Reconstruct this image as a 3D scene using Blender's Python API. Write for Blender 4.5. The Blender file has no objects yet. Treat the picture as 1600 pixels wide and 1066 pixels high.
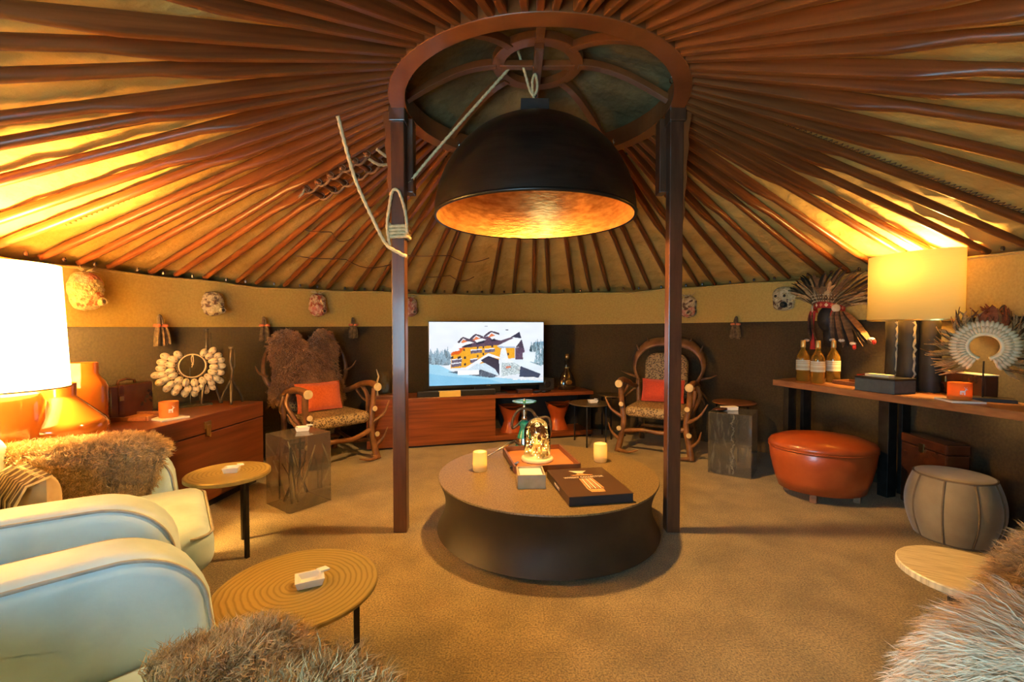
import bpy, bmesh, math, random
import numpy as np
from mathutils import Vector, Matrix
rnd = random.Random(7)
PI = math.pi
SC = bpy.context.scene
COL = SC.collection

# ------------------------------------------------------------------ camera, world, light, exposure
cam_d = bpy.data.cameras.new('camera')
cam_d.sensor_width = 36.0
cam_d.lens = 36.0 * 713.25 / 1600.0
cam_d.clip_start = 0.03
cam = bpy.data.objects.new('camera', cam_d)
COL.objects.link(cam)
cam.location = (-0.1557, -2.8507, 1.2762)
cam.rotation_euler = (PI / 2 - 0.0275, 0, 0)
SC.camera = cam

w = bpy.data.worlds.new('winter_daylight')
SC.world = w
w.use_nodes = True
w.node_tree.nodes['Background'].inputs[0].default_value = (0.40, 0.76, 1.0, 1)
w.node_tree.nodes['Background'].inputs[1].default_value = 11.5

vs = SC.view_settings
vs.view_transform = 'Standard'
vs.look = 'None'
vs.gamma = 1
vs.exposure = 0.82
vs.use_curve_mapping = False
WARM = (1.0, 0.60, 0.19)
E_LEFT, E_RIGHT, E_PEND = 300.0, 80.0, 165.0

# portal in the doorway behind the camera: steers sampling of the daylight, gives no light itself
pd_ = bpy.data.lights.new('doorway_portal', 'AREA')
pd_.shape = 'RECTANGLE'; pd_.size = 1.3; pd_.size_y = 1.7
pd_.cycles.is_portal = True
po = bpy.data.objects.new('doorway_portal', pd_)
COL.objects.link(po)
po.location = (-1.15, -3.68, 0.86)
po.rotation_euler = (PI / 2, 0, -0.29)

# ------------------------------------------------------------------ helpers: geometry
class G:
    """collects vertices and faces of one mesh"""
    def __init__(s):
        s.v = []; s.f = []
    def add(s, v, f):
        o = len(s.v)
        s.v.extend([tuple(p) for p in v])
        s.f.extend([tuple(i + o for i in q) for q in f])
        return s
    def box(s, c, d, rz=0.0, M=None):
        x, y, z = d[0] / 2, d[1] / 2, d[2] / 2
        ps = [Vector((a * x, b * y, e * z)) for e in (-1, 1) for b in (-1, 1) for a in (-1, 1)]
        R = M if M is not None else Matrix.Rotation(rz, 3, 'Z')
        c = Vector(c)
        return s.add([R @ p + c for p in ps], [(0, 2, 3, 1), (4, 5, 7, 6), (0, 1, 5, 4), (2, 6, 7, 3), (0, 4, 6, 2), (1, 3, 7, 5)])
    def lathe(s, prof, seg=32, c=(0, 0, 0), sx=1.0, sy=1.0, cap0=True, cap1=True, rz=0.0):
        n = len(prof); v = []; f = []
        for r, z in prof:
            for k in range(seg):
                a = 2 * PI * k / seg
                x, y = r * math.cos(a) * sx, r * math.sin(a) * sy
                if rz: x, y = x * math.cos(rz) - y * math.sin(rz), x * math.sin(rz) + y * math.cos(rz)
                v.append((c[0] + x, c[1] + y, c[2] + z))
        for i in range(n - 1):
            for k in range(seg):
                k2 = (k + 1) % seg
                f.append((i * seg + k, i * seg + k2, (i + 1) * seg + k2, (i + 1) * seg + k))
        if cap0: f.append(tuple(reversed(range(seg))))
        if cap1: f.append(tuple((n - 1) * seg + k for k in range(seg)))
        return s.add(v, f)
    def tube(s, pts, rad, seg=8, cap=True, lobes=0, pitch=0.0, squash=1.0):
        P = [Vector(p) for p in pts]
        n = len(P)
        if not hasattr(rad, '__len__'): rad = [rad] * n
        T = []
        for i in range(n):
            t = P[min(i + 1, n - 1)] - P[max(i - 1, 0)]
            T.append(t.normalized() if t.length > 1e-9 else Vector((0, 0, 1)))
        up = Vector((0, 0, 1)) if abs(T[0].z) < 0.9 else Vector((0, 1, 0))
        N = (up - T[0] * up.dot(T[0])).normalized()
        v = []; f = []; L = 0.0
        for i in range(n):
            if i:
                N = N - T[i] * N.dot(T[i])
                N.normalize()
                L += (P[i] - P[i - 1]).length
            B = T[i].cross(N)
            for k in range(seg):
                a = 2 * PI * k / seg
                r = rad[i]
                if lobes: r *= 1 + 0.22 * math.cos(lobes * a - L * pitch)
                v.append(P[i] + N * (math.cos(a) * r) + B * (math.sin(a) * r * squash))
        for i in range(n - 1):
            for k in range(seg):
                k2 = (k + 1) % seg
                f.append((i * seg + k, i * seg + k2, (i + 1) * seg + k2, (i + 1) * seg + k))
        if cap:
            f.append(tuple(reversed(range(seg)))); f.append(tuple((n - 1) * seg + k for k in range(seg)))
        return s.add(v, f)
    def ball(s, c, r, seg=12, rings=8, M=None):
        if not hasattr(r, '__len__'): r = (r, r, r)
        v = [(0, 0, -1)]; f = []
        for i in range(1, rings):
            t = -PI / 2 + PI * i / rings
            for k in range(seg):
                a = 2 * PI * k / seg
                v.append((math.cos(t) * math.cos(a), math.cos(t) * math.sin(a), math.sin(t)))
        v.append((0, 0, 1))
        for k in range(seg):
            f.append((0, 1 + (k + 1) % seg, 1 + k))
        for i in range(rings - 2):
            for k in range(seg):
                k2 = (k + 1) % seg
                f.append((1 + i * seg + k, 1 + i * seg + k2, 1 + (i + 1) * seg + k2, 1 + (i + 1) * seg + k))
        o = 1 + (rings - 2) * seg
        for k in range(seg):
            f.append((o + k, o + (k + 1) % seg, len(v) - 1))
        M = M if M is not None else Matrix.Identity(3)
        c = Vector(c)
        return s.add([M @ Vector((p[0] * r[0], p[1] * r[1], p[2] * r[2])) + c for p in v], f)
    def prism(s, poly, z0, z1):
        """poly in xy, extruded z0..z1"""
        n = len(poly)
        v = [(x, y, z0) for x, y in poly] + [(x, y, z1) for x, y in poly]
        f = [tuple(reversed(range(n))), tuple(range(n, 2 * n))]
        f += [(i, (i + 1) % n, n + (i + 1) % n, n + i) for i in range(n)]
        return s.add(v, f)
    def grid(s, fn, nu, nv, closed_u=False):
        v = []; f = []
        for j in range(nv + 1):
            for i in range(nu + (0 if closed_u else 1)):
                v.append(fn(i / nu, j / nv))
        W = nu if closed_u else nu + 1
        for j in range(nv):
            for i in range(nu):
                i2 = (i + 1) % W
                f.append((j * W + i, j * W + i2, (j + 1) * W + i2, (j + 1) * W + i))
        return s.add(v, f)
    def pillow(s, outline, thick, bev, n=5):
        """outline: list of (a,b); solid spanning x in +-thick/2 with rounded edges; returned coords (x,a,b)"""
        m = len(outline)
        nor = []
        area = sum(outline[i][0] * outline[(i + 1) % m][1] - outline[(i + 1) % m][0] * outline[i][1] for i in range(m))
        sg = 1 if area > 0 else -1
        for i in range(m):
            a, b = outline[i - 1], outline[(i + 1) % m]
            d = Vector((b[0] - a[0], b[1] - a[1])); d.normalize()
            nor.append((sg * d.y, -sg * d.x))
        secs = []
        for k in range(n + 1):
            t = k / n * PI / 2
            secs.append((-thick / 2 + bev * (1 - math.sin(t)), bev * (1 - math.cos(t))))
        secs = [( -thick / 2 + bev * (1 - math.cos(t * PI / 2 / n)), bev * (1 - math.sin(t * PI / 2 / n))) for t in range(n + 1)]
        secs = secs + [(-x, o) for x, o in reversed(secs)]
        v = []; f = []
        for x, o in secs:
            for i in range(m):
                v.append((x, outline[i][0] - nor[i][0] * o, outline[i][1] - nor[i][1] * o))
        for j in range(len(secs) - 1):
            for i in range(m):
                i2 = (i + 1) % m
                f.append((j * m + i, j * m + i2, (j + 1) * m + i2, (j + 1) * m + i))
        for base, fl in ((0, False), ((len(secs) - 1) * m, True)):
            ringp = v[base:base + m]
            cx = ringp[0][0]; ca = sum(p[1] for p in ringp) / m; cb = sum(p[2] for p in ringp) / m
            o2 = len(v)
            for p in ringp: v.append((cx, ca + (p[1] - ca) * 0.8, cb + (p[2] - cb) * 0.8))
            v.append((cx, ca, cb))
            for i in range(m):
                i2 = (i + 1) % m
                f.append((base + i, base + i2, o2 + i2, o2 + i)); f.append((o2 + i, o2 + i2, o2 + m))
        return s.add(v, f)
    def xf(s, M):
        s.v = [tuple(M @ Vector(p)) for p in s.v]
        return s

def mesh_of(g, name):
    me = bpy.data.meshes.new(name)
    me.from_pydata(g.v, [], g.f)
    bm = bmesh.new(); bm.from_mesh(me)
    bmesh.ops.recalc_face_normals(bm, faces=bm.faces)
    bm.to_mesh(me); bm.free()
    return me
def obj(name, g, m, parent=None, smooth=False, bev=0.0, seg=2, loc=None, kind=None, label=None, auto=None):
    me = g if isinstance(g, bpy.types.Mesh) else mesh_of(g, name)
    if not me.materials: me.materials.append(m)
    if smooth:
        me.polygons.foreach_set('use_smooth', [len(p.vertices) <= 8 for p in me.polygons])
        if auto: me.set_sharp_from_angle(angle=math.radians(auto))
    o = bpy.data.objects.new(name, me)
    COL.objects.link(o)
    o.parent = parent
    if loc is not None: o.location = loc
    if bev:
        b = o.modifiers.new('soft_edges', 'BEVEL'); b.width = bev; b.segments = seg; b.limit_method = 'ANGLE'
        b.angle_limit = math.radians(40)
    if kind: o['kind'] = kind
    if label: o['label'] = label
    return o
def tag(o, label, cat, group=None):
    o['label'] = label; o['category'] = cat
    if group: o['group'] = group
    return o
def thing(name, label, cat, loc=(0, 0, 0), rz=0.0, group=None):
    o = bpy.data.objects.new(name, None)
    o.empty_display_size = 0.1
    COL.objects.link(o)
    o.location = loc; o.rotation_euler = (0, 0, rz)
    return tag(o, label, cat, group)
def copy_tree(o, parent=None):
    c = o.copy(); COL.objects.link(c)
    if parent is not None: c.parent = parent
    for ch in list(o.children): copy_tree(ch, c)
    return c
def face_to(fx, fy):
    """rotation that turns local +Y to the direction (fx, fy)"""
    return math.atan2(fy, fx) - PI / 2

# ------------------------------------------------------------------ helpers: materials
MATS = {}
def mat(name, col, rough=0.5, metal=0.0, col2=None, scale=8.0, stretch=(1, 1, 1), bump=0.0, bscale=None, kind='noise', ramp=(0.35, 0.65),
        detail=4.0, coat=0.0, sheen=0.0, trans=0.0, ior=1.45, emit=None, estr=0.0, rough2=None, spec=0.5, island=0.0, bdist=0.01, alpha=1.0):
    if name in MATS: return MATS[name]
    m = bpy.data.materials.new(name); m.use_nodes = True
    nt = m.node_tree; N = nt.nodes; L = nt.links
    b = N['Principled BSDF']
    b.inputs['Base Color'].default_value = (*col, 1)
    b.inputs['Roughness'].default_value = rough
    b.inputs['Metallic'].default_value = metal
    b.inputs['IOR'].default_value = ior
    b.inputs['Specular IOR Level'].default_value = spec
    b.inputs['Coat Weight'].default_value = coat
    b.inputs['Coat Roughness'].default_value = 0.1
    b.inputs['Sheen Weight'].default_value = sheen
    b.inputs['Transmission Weight'].default_value = trans
    b.inputs['Alpha'].default_value = alpha
    if emit:
        b.inputs['Emission Color'].default_value = (*emit, 1); b.inputs['Emission Strength'].default_value = estr
    tc = N.new('ShaderNodeTexCoord'); mp = N.new('ShaderNodeMapping')
    L.new(tc.outputs['Object'], mp.inputs[0]); mp.inputs['Scale'].default_value = stretch
    def tex(sc, k=kind):
        if k == 'noise':
            t = N.new('ShaderNodeTexNoise'); t.inputs['Scale'].default_value = sc; t.inputs['Detail'].default_value = detail
            out = t.outputs[0]
        elif k == 'wave':
            t = N.new('ShaderNodeTexWave'); t.inputs['Scale'].default_value = sc; t.inputs['Distortion'].default_value = 5.0
            t.inputs['Detail'].default_value = 3.0; t.inputs['Detail Scale'].default_value = 1.4
            out = t.outputs[1]
        elif k == 'rings':
            t = N.new('ShaderNodeTexWave'); t.wave_type = 'RINGS'; t.rings_direction = 'Z'; t.inputs['Scale'].default_value = sc
            t.inputs['Distortion'].default_value = 3.0; t.inputs['Detail'].default_value = 2.0; t.inputs['Detail Scale'].default_value = 0.7
            out = t.outputs[1]
        else:
            t = N.new('ShaderNodeTexVoronoi'); t.inputs['Scale'].default_value = sc
            out = t.outputs[0]
        L.new(mp.outputs[0], t.inputs[0])
        return out
    if col2 is not None:
        r = N.new('ShaderNodeValToRGB')
        r.color_ramp.elements[0].position = ramp[0]; r.color_ramp.elements[1].position = ramp[1]
        r.color_ramp.elements[0].color = (*col, 1); r.color_ramp.elements[1].color = (*col2, 1)
        L.new(tex(scale), r.inputs[0])
        src = r.outputs[0]
        if island:
            geo = N.new('ShaderNodeNewGeometry'); hs = N.new('ShaderNodeHueSaturation'); mr = N.new('ShaderNodeMapRange')
            mr.inputs['To Min'].default_value = 1 - island; mr.inputs['To Max'].default_value = 1 + island
            L.new(geo.outputs['Random Per Island'], mr.inputs[0]); L.new(mr.outputs[0], hs.inputs['Value'])
            L.new(src, hs.inputs['Color']); src = hs.outputs[0]
        L.new(src, b.inputs['Base Color'])
        if rough2 is not None:
            mr = N.new('ShaderNodeMapRange'); mr.inputs['To Min'].default_value = rough; mr.inputs['To Max'].default_value = rough2
            L.new(tex(scale * 1.7, 'noise'), mr.inputs[0]); L.new(mr.outputs[0], b.inputs['Roughness'])
    if bump:
        bp = N.new('ShaderNodeBump'); bp.inputs['Strength'].default_value = bump; bp.inputs['Distance'].default_value = bdist
        L.new(tex(bscale or scale), bp.inputs['Height']); L.new(bp.outputs[0], b.inputs['Normal'])
    MATS[name] = m
    return m

def lampshade_mat(name, col, tr=0.6):
    m = bpy.data.materials.new(name); m.use_nodes = True
    nt = m.node_tree; N = nt.nodes; L = nt.links
    N.remove(N['Principled BSDF'])
    out = N['Material Output']
    d = N.new('ShaderNodeBsdfDiffuse'); t = N.new('ShaderNodeBsdfTranslucent'); mx = N.new('ShaderNodeMixShader')
    tc = N.new('ShaderNodeTexCoord'); mp = N.new('ShaderNodeMapping'); mp.inputs['Scale'].default_value = (3, 3, 160)
    nz = N.new('ShaderNodeTexNoise'); nz.inputs['Scale'].default_value = 4.0; nz.inputs['Detail'].default_value = 3
    r = N.new('ShaderNodeValToRGB')
    r.color_ramp.elements[0].color = (col[0] * .86, col[1] * .84, col[2] * .78, 1); r.color_ramp.elements[1].color = (*col, 1)
    L.new(tc.outputs['Object'], mp.inputs[0]); L.new(mp.outputs[0], nz.inputs[0]); L.new(nz.outputs[0], r.inputs[0])
    L.new(r.outputs[0], d.inputs[0]); L.new(r.outputs[0], t.inputs[0])
    mx.inputs[0].default_value = tr
    L.new(d.outputs[0], mx.inputs[1]); L.new(t.outputs[0], mx.inputs[2]); L.new(mx.outputs[0], out.inputs[0])
    return m

def thin_glass(name, col, rough=0.02, mixv=0.12):
    """clear thin-walled glass: mostly see-through with a glossy film"""
    m = bpy.data.materials.new(name); m.use_nodes = True
    nt = m.node_tree; N = nt.nodes; L = nt.links
    N.remove(N['Principled BSDF'])
    out = N['Material Output']
    a = N.new('ShaderNodeBsdfTransparent'); a.inputs[0].default_value = (*col, 1)
    g = N.new('ShaderNodeBsdfGlossy'); g.inputs[1].default_value = rough
    fr = N.new('ShaderNodeFresnel'); fr.inputs[0].default_value = 1.45
    ad = N.new('ShaderNodeMath'); ad.operation = 'ADD'; ad.inputs[1].default_value = mixv * 0.3
    L.new(fr.outputs[0], ad.inputs[0])
    mx = N.new('ShaderNodeMixShader')
    L.new(ad.outputs[0], mx.inputs[0]); L.new(a.outputs[0], mx.inputs[1]); L.new(g.outputs[0], mx.inputs[2])
    L.new(mx.outputs[0], out.inputs[0])
    return m

m_pole = mat('painted_pole', (0.135, 0.036, 0.009), 0.34, col2=(0.21, 0.062, 0.015), scale=5, stretch=(1, 9, 9), bump=0.08, bscale=14, coat=0.05, spec=0.35)
m_paint = mat('crown_paint', (0.15, 0.040, 0.010), 0.34, col2=(0.21, 0.062, 0.016), scale=4, bump=0.06, bscale=20, coat=0.15)
m_post = mat('post_paint', (0.070, 0.025, 0.012), 0.32, col2=(0.10, 0.037, 0.017), scale=5, stretch=(8, 8, 1), bump=0.05, coat=0.2)
m_canvas = mat('roof_canvas', (0.60, 0.335, 0.070), 0.85, col2=(0.72, 0.435, 0.110), scale=3.0, bump=0.55, bscale=7, detail=6, bdist=0.05)
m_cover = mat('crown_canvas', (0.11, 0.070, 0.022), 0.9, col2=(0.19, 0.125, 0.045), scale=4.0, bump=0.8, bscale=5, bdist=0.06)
m_feltup = mat('tan_felt', (0.54, 0.355, 0.080), 0.95, col2=(0.62, 0.425, 0.105), scale=60, bump=0.25, bscale=180, sheen=0.2, bdist=0.004)
m_feltlo = mat('brown_felt', (0.042, 0.026, 0.010), 0.95, col2=(0.062, 0.040, 0.016), scale=60, bump=0.25, bscale=180, sheen=0.15, bdist=0.004)
m_carpet0 = mat('carpet', (0.19, 0.132, 0.056), 0.97, col2=(0.42, 0.305, 0.135), scale=3.6, ramp=(0.36, 0.66), detail=9, bump=0.9, bscale=120, sheen=0.3, bdist=0.012)
m_wood = mat('red_rosewood', (0.110, 0.026, 0.007), 0.30, col2=(0.26, 0.072, 0.020), scale=2.6, stretch=(0.55, 4, 14), kind='noise', ramp=(0.3, 0.7), detail=6, coat=0.15)
m_wood_y = mat('red_rosewood_long', (0.105, 0.026, 0.008), 0.30, col2=(0.20, 0.054, 0.017), scale=3.0, stretch=(5, .5, 9), kind='noise', ramp=(0.3, 0.7), coat=0.15)
m_walnut = mat('walnut', (0.19, 0.075, 0.028), 0.42, col2=(0.30, 0.13, 0.05), scale=4, stretch=(9, 0.7, 9), kind='noise', ramp=(0.3, 0.7))
m_black = mat('black_lacquer', (0.012, 0.011, 0.010), 0.3, col2=(0.02, 0.018, 0.016), scale=6)
m_blackmat = mat('matt_black', (0.014, 0.012, 0.009), 0.6, col2=(0.022, 0.02, 0.018), scale=9)
m_iron = mat('blackened_iron', (0.020, 0.018, 0.016), 0.45, 0.6, col2=(0.035, 0.03, 0.026), scale=15)
m_rope = mat('hemp_rope', (0.50, 0.36, 0.17), 0.9, col2=(0.64, 0.49, 0.27), scale=60)
m_ropedk = mat('dark_rope', (0.13, 0.055, 0.025), 0.9, col2=(0.22, 0.10, 0.045), scale=60)
m_leather = mat('daylit_leather', (0.50, 0.66, 0.73), 0.40, col2=(0.65, 0.82, 0.89), scale=6, detail=12, bump=0.30, bscale=14, ramp=(0.3, 0.6), rough2=0.55, bdist=0.006)  # white leather with the blue of the daylight mixed into its colour
m_pipe = mat('grey_piping', (0.34, 0.32, 0.28), 0.5, col2=(0.46, 0.43, 0.37), scale=20)
m_hide = mat('hide', (0.30, 0.20, 0.11), 0.9, col2=(0.38, 0.26, 0.15), scale=20)
m_fur_tan = mat('tan_fleece', (0.40, 0.255, 0.105), 0.8, col2=(0.72, 0.50, 0.23), scale=9, ramp=(0.3, 0.7), island=0.45, sheen=0.3)
m_fur_brn = mat('brown_fleece', (0.27, 0.125, 0.045), 0.8, col2=(0.46, 0.235, 0.09), scale=9, island=0.45, sheen=0.3)
m_fur_lt = mat('pale_fleece', (0.64, 0.45, 0.28), 0.75, col2=(0.84, 0.64, 0.44), scale=7, ramp=(0.3, 0.7), island=0.18, sheen=0.3)
m_fur_gold = mat('golden_fleece', (0.46, 0.29, 0.13), 0.8, col2=(0.72, 0.51, 0.27), scale=8, ramp=(0.3, 0.7), island=0.4, sheen=0.3)
m_antler = mat('antler', (0.10, 0.038, 0.012), 0.38, col2=(0.30, 0.135, 0.046), scale=9, ramp=(0.3, 0.72), bump=0.3, bscale=40)
m_antcut = mat('antler_cut', (0.55, 0.40, 0.18), 0.55, col2=(0.68, 0.52, 0.27), scale=20)
m_weave = mat('leopard_weave', (0.050, 0.026, 0.012), 0.55, col2=(0.40, 0.27, 0.12), scale=62, kind='voronoi', ramp=(0.25, 0.62), bump=0.3, bscale=120)
m_orangecush = mat('orange_wool', (0.60, 0.10, 0.020), 0.85, col2=(0.70, 0.14, 0.03), scale=70, bump=0.2, bscale=160, sheen=0.3)
m_redcush = mat('red_wool', (0.50, 0.048, 0.018), 0.85, col2=(0.60, 0.065, 0.022), scale=70, bump=0.2, bscale=160, sheen=0.3)
m_orleather = mat('cognac_leather', (0.33, 0.056, 0.012), 0.30, col2=(0.41, 0.080, 0.018), scale=7, bump=0.05, bscale=70, coat=0.25)
m_vase = mat('amber_glaze', (0.34, 0.100, 0.013), 0.08, col2=(0.39, 0.125, 0.018), scale=3, coat=0.8)
m_drum = mat('taupe_suede', (0.23, 0.18, 0.105), 0.85, col2=(0.30, 0.24, 0.145), scale=7, sheen=0.4, bump=0.05, bscale=60)
m_drumseam = mat('dark_suede_seam', (0.13, 0.095, 0.055), 0.85, col2=(0.17, 0.12, 0.07), scale=20)
m_porcelain = mat('white_porcelain', (0.78, 0.76, 0.70), 0.25, col2=(0.84, 0.82, 0.77), scale=6)
m_alab = mat('alabaster', (0.80, 0.66, 0.36), 0.45, col2=(0.88, 0.77, 0.50), scale=6)
m_gold_top = mat('gilded_wood', (0.27, 0.195, 0.055), 0.40, 0.3, col2=(0.40, 0.30, 0.10), scale=15, kind='rings', ramp=(0.0, 0.5), bump=0.25, bscale=15, bdist=0.004)
m_pale_top = mat('pale_carved_wood', (0.56, 0.47, 0.28), 0.45, 0.1, col2=(0.78, 0.69, 0.47), scale=7, stretch=(1.5, 22, 1), kind='noise', ramp=(0.35, 0.6), bump=0.4, bscale=7, bdist=0.006)
m_bronze_top = mat('dark_bronze', (0.11, 0.075, 0.032), 0.4, 0.6, col2=(0.19, 0.13, 0.06), scale=9, kind='rings', bump=0.2)
m_brass = mat('brass', (0.55, 0.38, 0.13), 0.3, 1.0, col2=(0.62, 0.45, 0.18), scale=12)
m_steel = mat('steel', (0.62, 0.60, 0.57), 0.22, 1.0, col2=(0.72, 0.70, 0.66), scale=12)
m_goldleaf = mat('gold_leaf', (0.36, 0.13, 0.026), 0.36, 0.8, col2=(0.66, 0.31, 0.08), scale=12, stretch=(1, 1, 3.5), detail=9, ramp=(0.3, 0.66), bump=0.35, bscale=22)
m_dome = mat('dark_bronze_shell', (0.010, 0.006, 0.004), 0.36, 0.2, col2=(0.018, 0.011, 0.007), scale=5, stretch=(1, 1, 9), bump=0.06, bscale=12)
m_tablebody = mat('black_bronze_body', (0.026, 0.018, 0.011), 0.5, 0.1, col2=(0.036, 0.026, 0.016), scale=5, bump=0.03)
m_tabletop = mat('shagreen_top', (0.12, 0.074, 0.026), 0.42, col2=(0.24, 0.16, 0.062), scale=110, kind='voronoi', ramp=(0.2, 0.6), bump=0.15, bscale=110, bdist=0.003)
def acrylic_mat():
    m = thin_glass('hazed_acrylic', (0.97, 0.95, 0.88), 0.08, 0.8)
    N = m.node_tree.nodes; L = m.node_tree.links; out = N['Material Output']
    old = out.inputs[0].links[0].from_socket
    d = N.new('ShaderNodeBsdfTranslucent'); d.inputs[0].default_value = (0.80, 0.74, 0.58, 1)  # pale haze mixed in to stand for bright reflections in the acrylic
    d2 = N.new('ShaderNodeBsdfDiffuse'); d2.inputs[0].default_value = (0.80, 0.74, 0.58, 1)
    m1 = N.new('ShaderNodeMixShader'); m2 = N.new('ShaderNodeMixShader'); m2.inputs[0].default_value = 0.10
    L.new(d.outputs[0], m1.inputs[1]); L.new(d2.outputs[0], m1.inputs[2])
    L.new(old, m2.inputs[1]); L.new(m1.outputs[0], m2.inputs[2]); L.new(m2.outputs[0], out.inputs[0])
    return m
m_acrylic = acrylic_mat()
m_clear = thin_glass('clear_glass', (0.97, 0.96, 0.92), 0.01, 0.05)
m_teal = mat('teal_glass', (0.02, 0.30, 0.22), 0.06, 0.0, col2=(0.04, 0.42, 0.32), scale=5, coat=0.6, trans=0.35)
m_twig = mat('charred_twig', (0.016, 0.010, 0.006), 0.5, col2=(0.045, 0.028, 0.014), scale=22, bump=0.3)
m_shell = mat('cowrie', (0.62, 0.47, 0.24), 0.30, col2=(0.78, 0.66, 0.42), scale=30)
m_slit = mat('shell_slit', (0.07, 0.045, 0.02), 0.6, col2=(0.10, 0.06, 0.03), scale=30)
m_whiteshell = mat('white_shell', (0.70, 0.52, 0.28), 0.35, col2=(0.82, 0.66, 0.42), scale=30)
m_fbrown = mat('brown_feather', (0.10, 0.050, 0.020), 0.75, col2=(0.24, 0.125, 0.05), scale=12, island=0.4)
m_fdark = mat('dark_feather', (0.020, 0.014, 0.010), 0.6, col2=(0.045, 0.03, 0.02), scale=12, island=0.3)
m_ftan = mat('tan_feather', (0.38, 0.21, 0.07), 0.75, col2=(0.60, 0.40, 0.18), scale=14, island=0.4)
m_fred = mat('rust_feather', (0.24, 0.055, 0.018), 0.75, col2=(0.36, 0.10, 0.03), scale=14, island=0.4)
m_redcloth = mat('red_cloth', (0.36, 0.018, 0.014), 0.8, col2=(0.46, 0.03, 0.02), scale=30)
m_whitefur = mat('white_fluff', (0.70, 0.62, 0.48), 0.9, col2=(0.82, 0.74, 0.60), scale=30)
m_orcloth = mat('orange_cloth', (0.62, 0.16, 0.06), 0.8, col2=(0.74, 0.22, 0.09), scale=30)
m_dktassel = mat('dark_thread', (0.07, 0.045, 0.024), 0.85, col2=(0.16, 0.105, 0.055), scale=40, island=0.4)
m_raffia = mat('raffia', (0.60, 0.44, 0.20), 0.85, col2=(0.74, 0.58, 0.32), scale=40)
m_wax = mat('amber_candle_glass', (0.60, 0.17, 0.035), 0.25, col2=(0.66, 0.21, 0.05), scale=6, coat=0.4)
m_paper = mat('cream_paper', (0.72, 0.62, 0.40), 0.8, col2=(0.78, 0.69, 0.48), scale=12)
m_white = mat('white_card', (0.80, 0.78, 0.74), 0.7, col2=(0.84, 0.82, 0.78), scale=12)
m_traylthr = mat('tray_leather', (0.46, 0.17, 0.045), 0.5, col2=(0.54, 0.21, 0.06), scale=9)
m_traywood = mat('tray_wood', (0.17, 0.06, 0.022), 0.4, col2=(0.24, 0.09, 0.034), scale=9, stretch=(1, 6, 6))
m_casedk = mat('oxblood_leather', (0.052, 0.016, 0.008), 0.25, col2=(0.085, 0.026, 0.012), scale=6, coat=0.35)
m_bluebox = mat('slate_leather', (0.045, 0.062, 0.072), 0.5, col2=(0.062, 0.082, 0.094), scale=30, bump=0.1, bscale=90)
m_bark = mat('split_log_bark', (0.014, 0.012, 0.009), 0.7, col2=(0.40, 0.36, 0.27), scale=26, stretch=(1, 1, 0.22), detail=9, ramp=(0.52, 0.74), bump=0.7, bscale=22, bdist=0.03)
m_paleband = mat('pale_split_wood', (0.34, 0.29, 0.20), 0.7, col2=(0.50, 0.44, 0.32), scale=18, stretch=(1, 1, 0.3), bump=0.5)

def carpet_mat():
    m = bpy.data.materials.new('wool_carpet'); m.use_nodes = True
    N = m.node_tree.nodes; L = m.node_tree.links; b = N['Principled BSDF']
    b.inputs['Roughness'].default_value = 0.97; b.inputs['Sheen Weight'].default_value = 0.25
    tc = N.new('ShaderNodeTexCoord')
    def nz(sc, det, rough=0.6):
        t = N.new('ShaderNodeTexNoise'); t.inputs['Scale'].default_value = sc; t.inputs['Detail'].default_value = det; t.inputs['Roughness'].default_value = rough
        L.new(tc.outputs['Object'], t.inputs[0]); return t.outputs[0]
    def ramp(src, p0, c0, p1, c1):
        r = N.new('ShaderNodeValToRGB'); e = r.color_ramp.elements
        e[0].position = p0; e[0].color = (*c0, 1); e[1].position = p1; e[1].color = (*c1, 1); L.new(src, r.inputs[0]); return r.outputs[0]
    big = ramp(nz(3.4, 8), 0.34, (0.25, 0.176, 0.070), 0.66, (0.42, 0.302, 0.128))
    fine = ramp(nz(120, 3, 0.7), 0.36, (0.36, 0.36, 0.36), 0.62, (1.22, 1.22, 1.22))
    mx = N.new('ShaderNodeMix'); mx.data_type = 'RGBA'; mx.blend_type = 'MULTIPLY'; mx.inputs[0].default_value = 1.0
    L.new(big, mx.inputs[6]); L.new(fine, mx.inputs[7]); L.new(mx.outputs[2], b.inputs['Base Color'])
    bp = N.new('ShaderNodeBump'); bp.inputs['Strength'].default_value = 0.8; bp.inputs['Distance'].default_value = 0.01
    L.new(nz(150, 3), bp.inputs['Height']); L.new(bp.outputs[0], b.inputs['Normal'])
    return m
m_carpet = carpet_mat()

# ================================================================== THE ROUND TENT
WX, WY, RW = -0.02, 0.0714, 3.0
def wall_xy(th, r=RW):
    x, y = WX + r * math.cos(th), WY + r * math.sin(th)
    if y < -0.35: y = -0.35 + (y + 0.35) * 1.38      # the entrance half is a little longer
    return x, y
def h_top(x): return 1.712 + 0.0116 * x
def h_band(x): return 1.3227 + 0.0107 * x
DOOR = 0.215; DTH = -PI / 2 - 0.38                                          # half angle of the doorway opening (radians)
def door_gap(th):
    d = (th - DTH + PI) % (2 * PI) - PI
    return abs(d) < DOOR

# floor
g = G()
NF = 96
ring_pts = [wall_xy(2 * PI * k / NF, 3.35) for k in range(NF)]
g.add([(x, y, 0) for x, y in ring_pts] + [(x, y, -0.05) for x, y in ring_pts], [tuple(range(NF)), tuple(reversed(range(NF, 2 * NF)))])
floor = obj('floor', g, m_carpet, kind='structure')
floor['label'] = 'sand brown mottled wool carpet across the whole tent'

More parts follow.
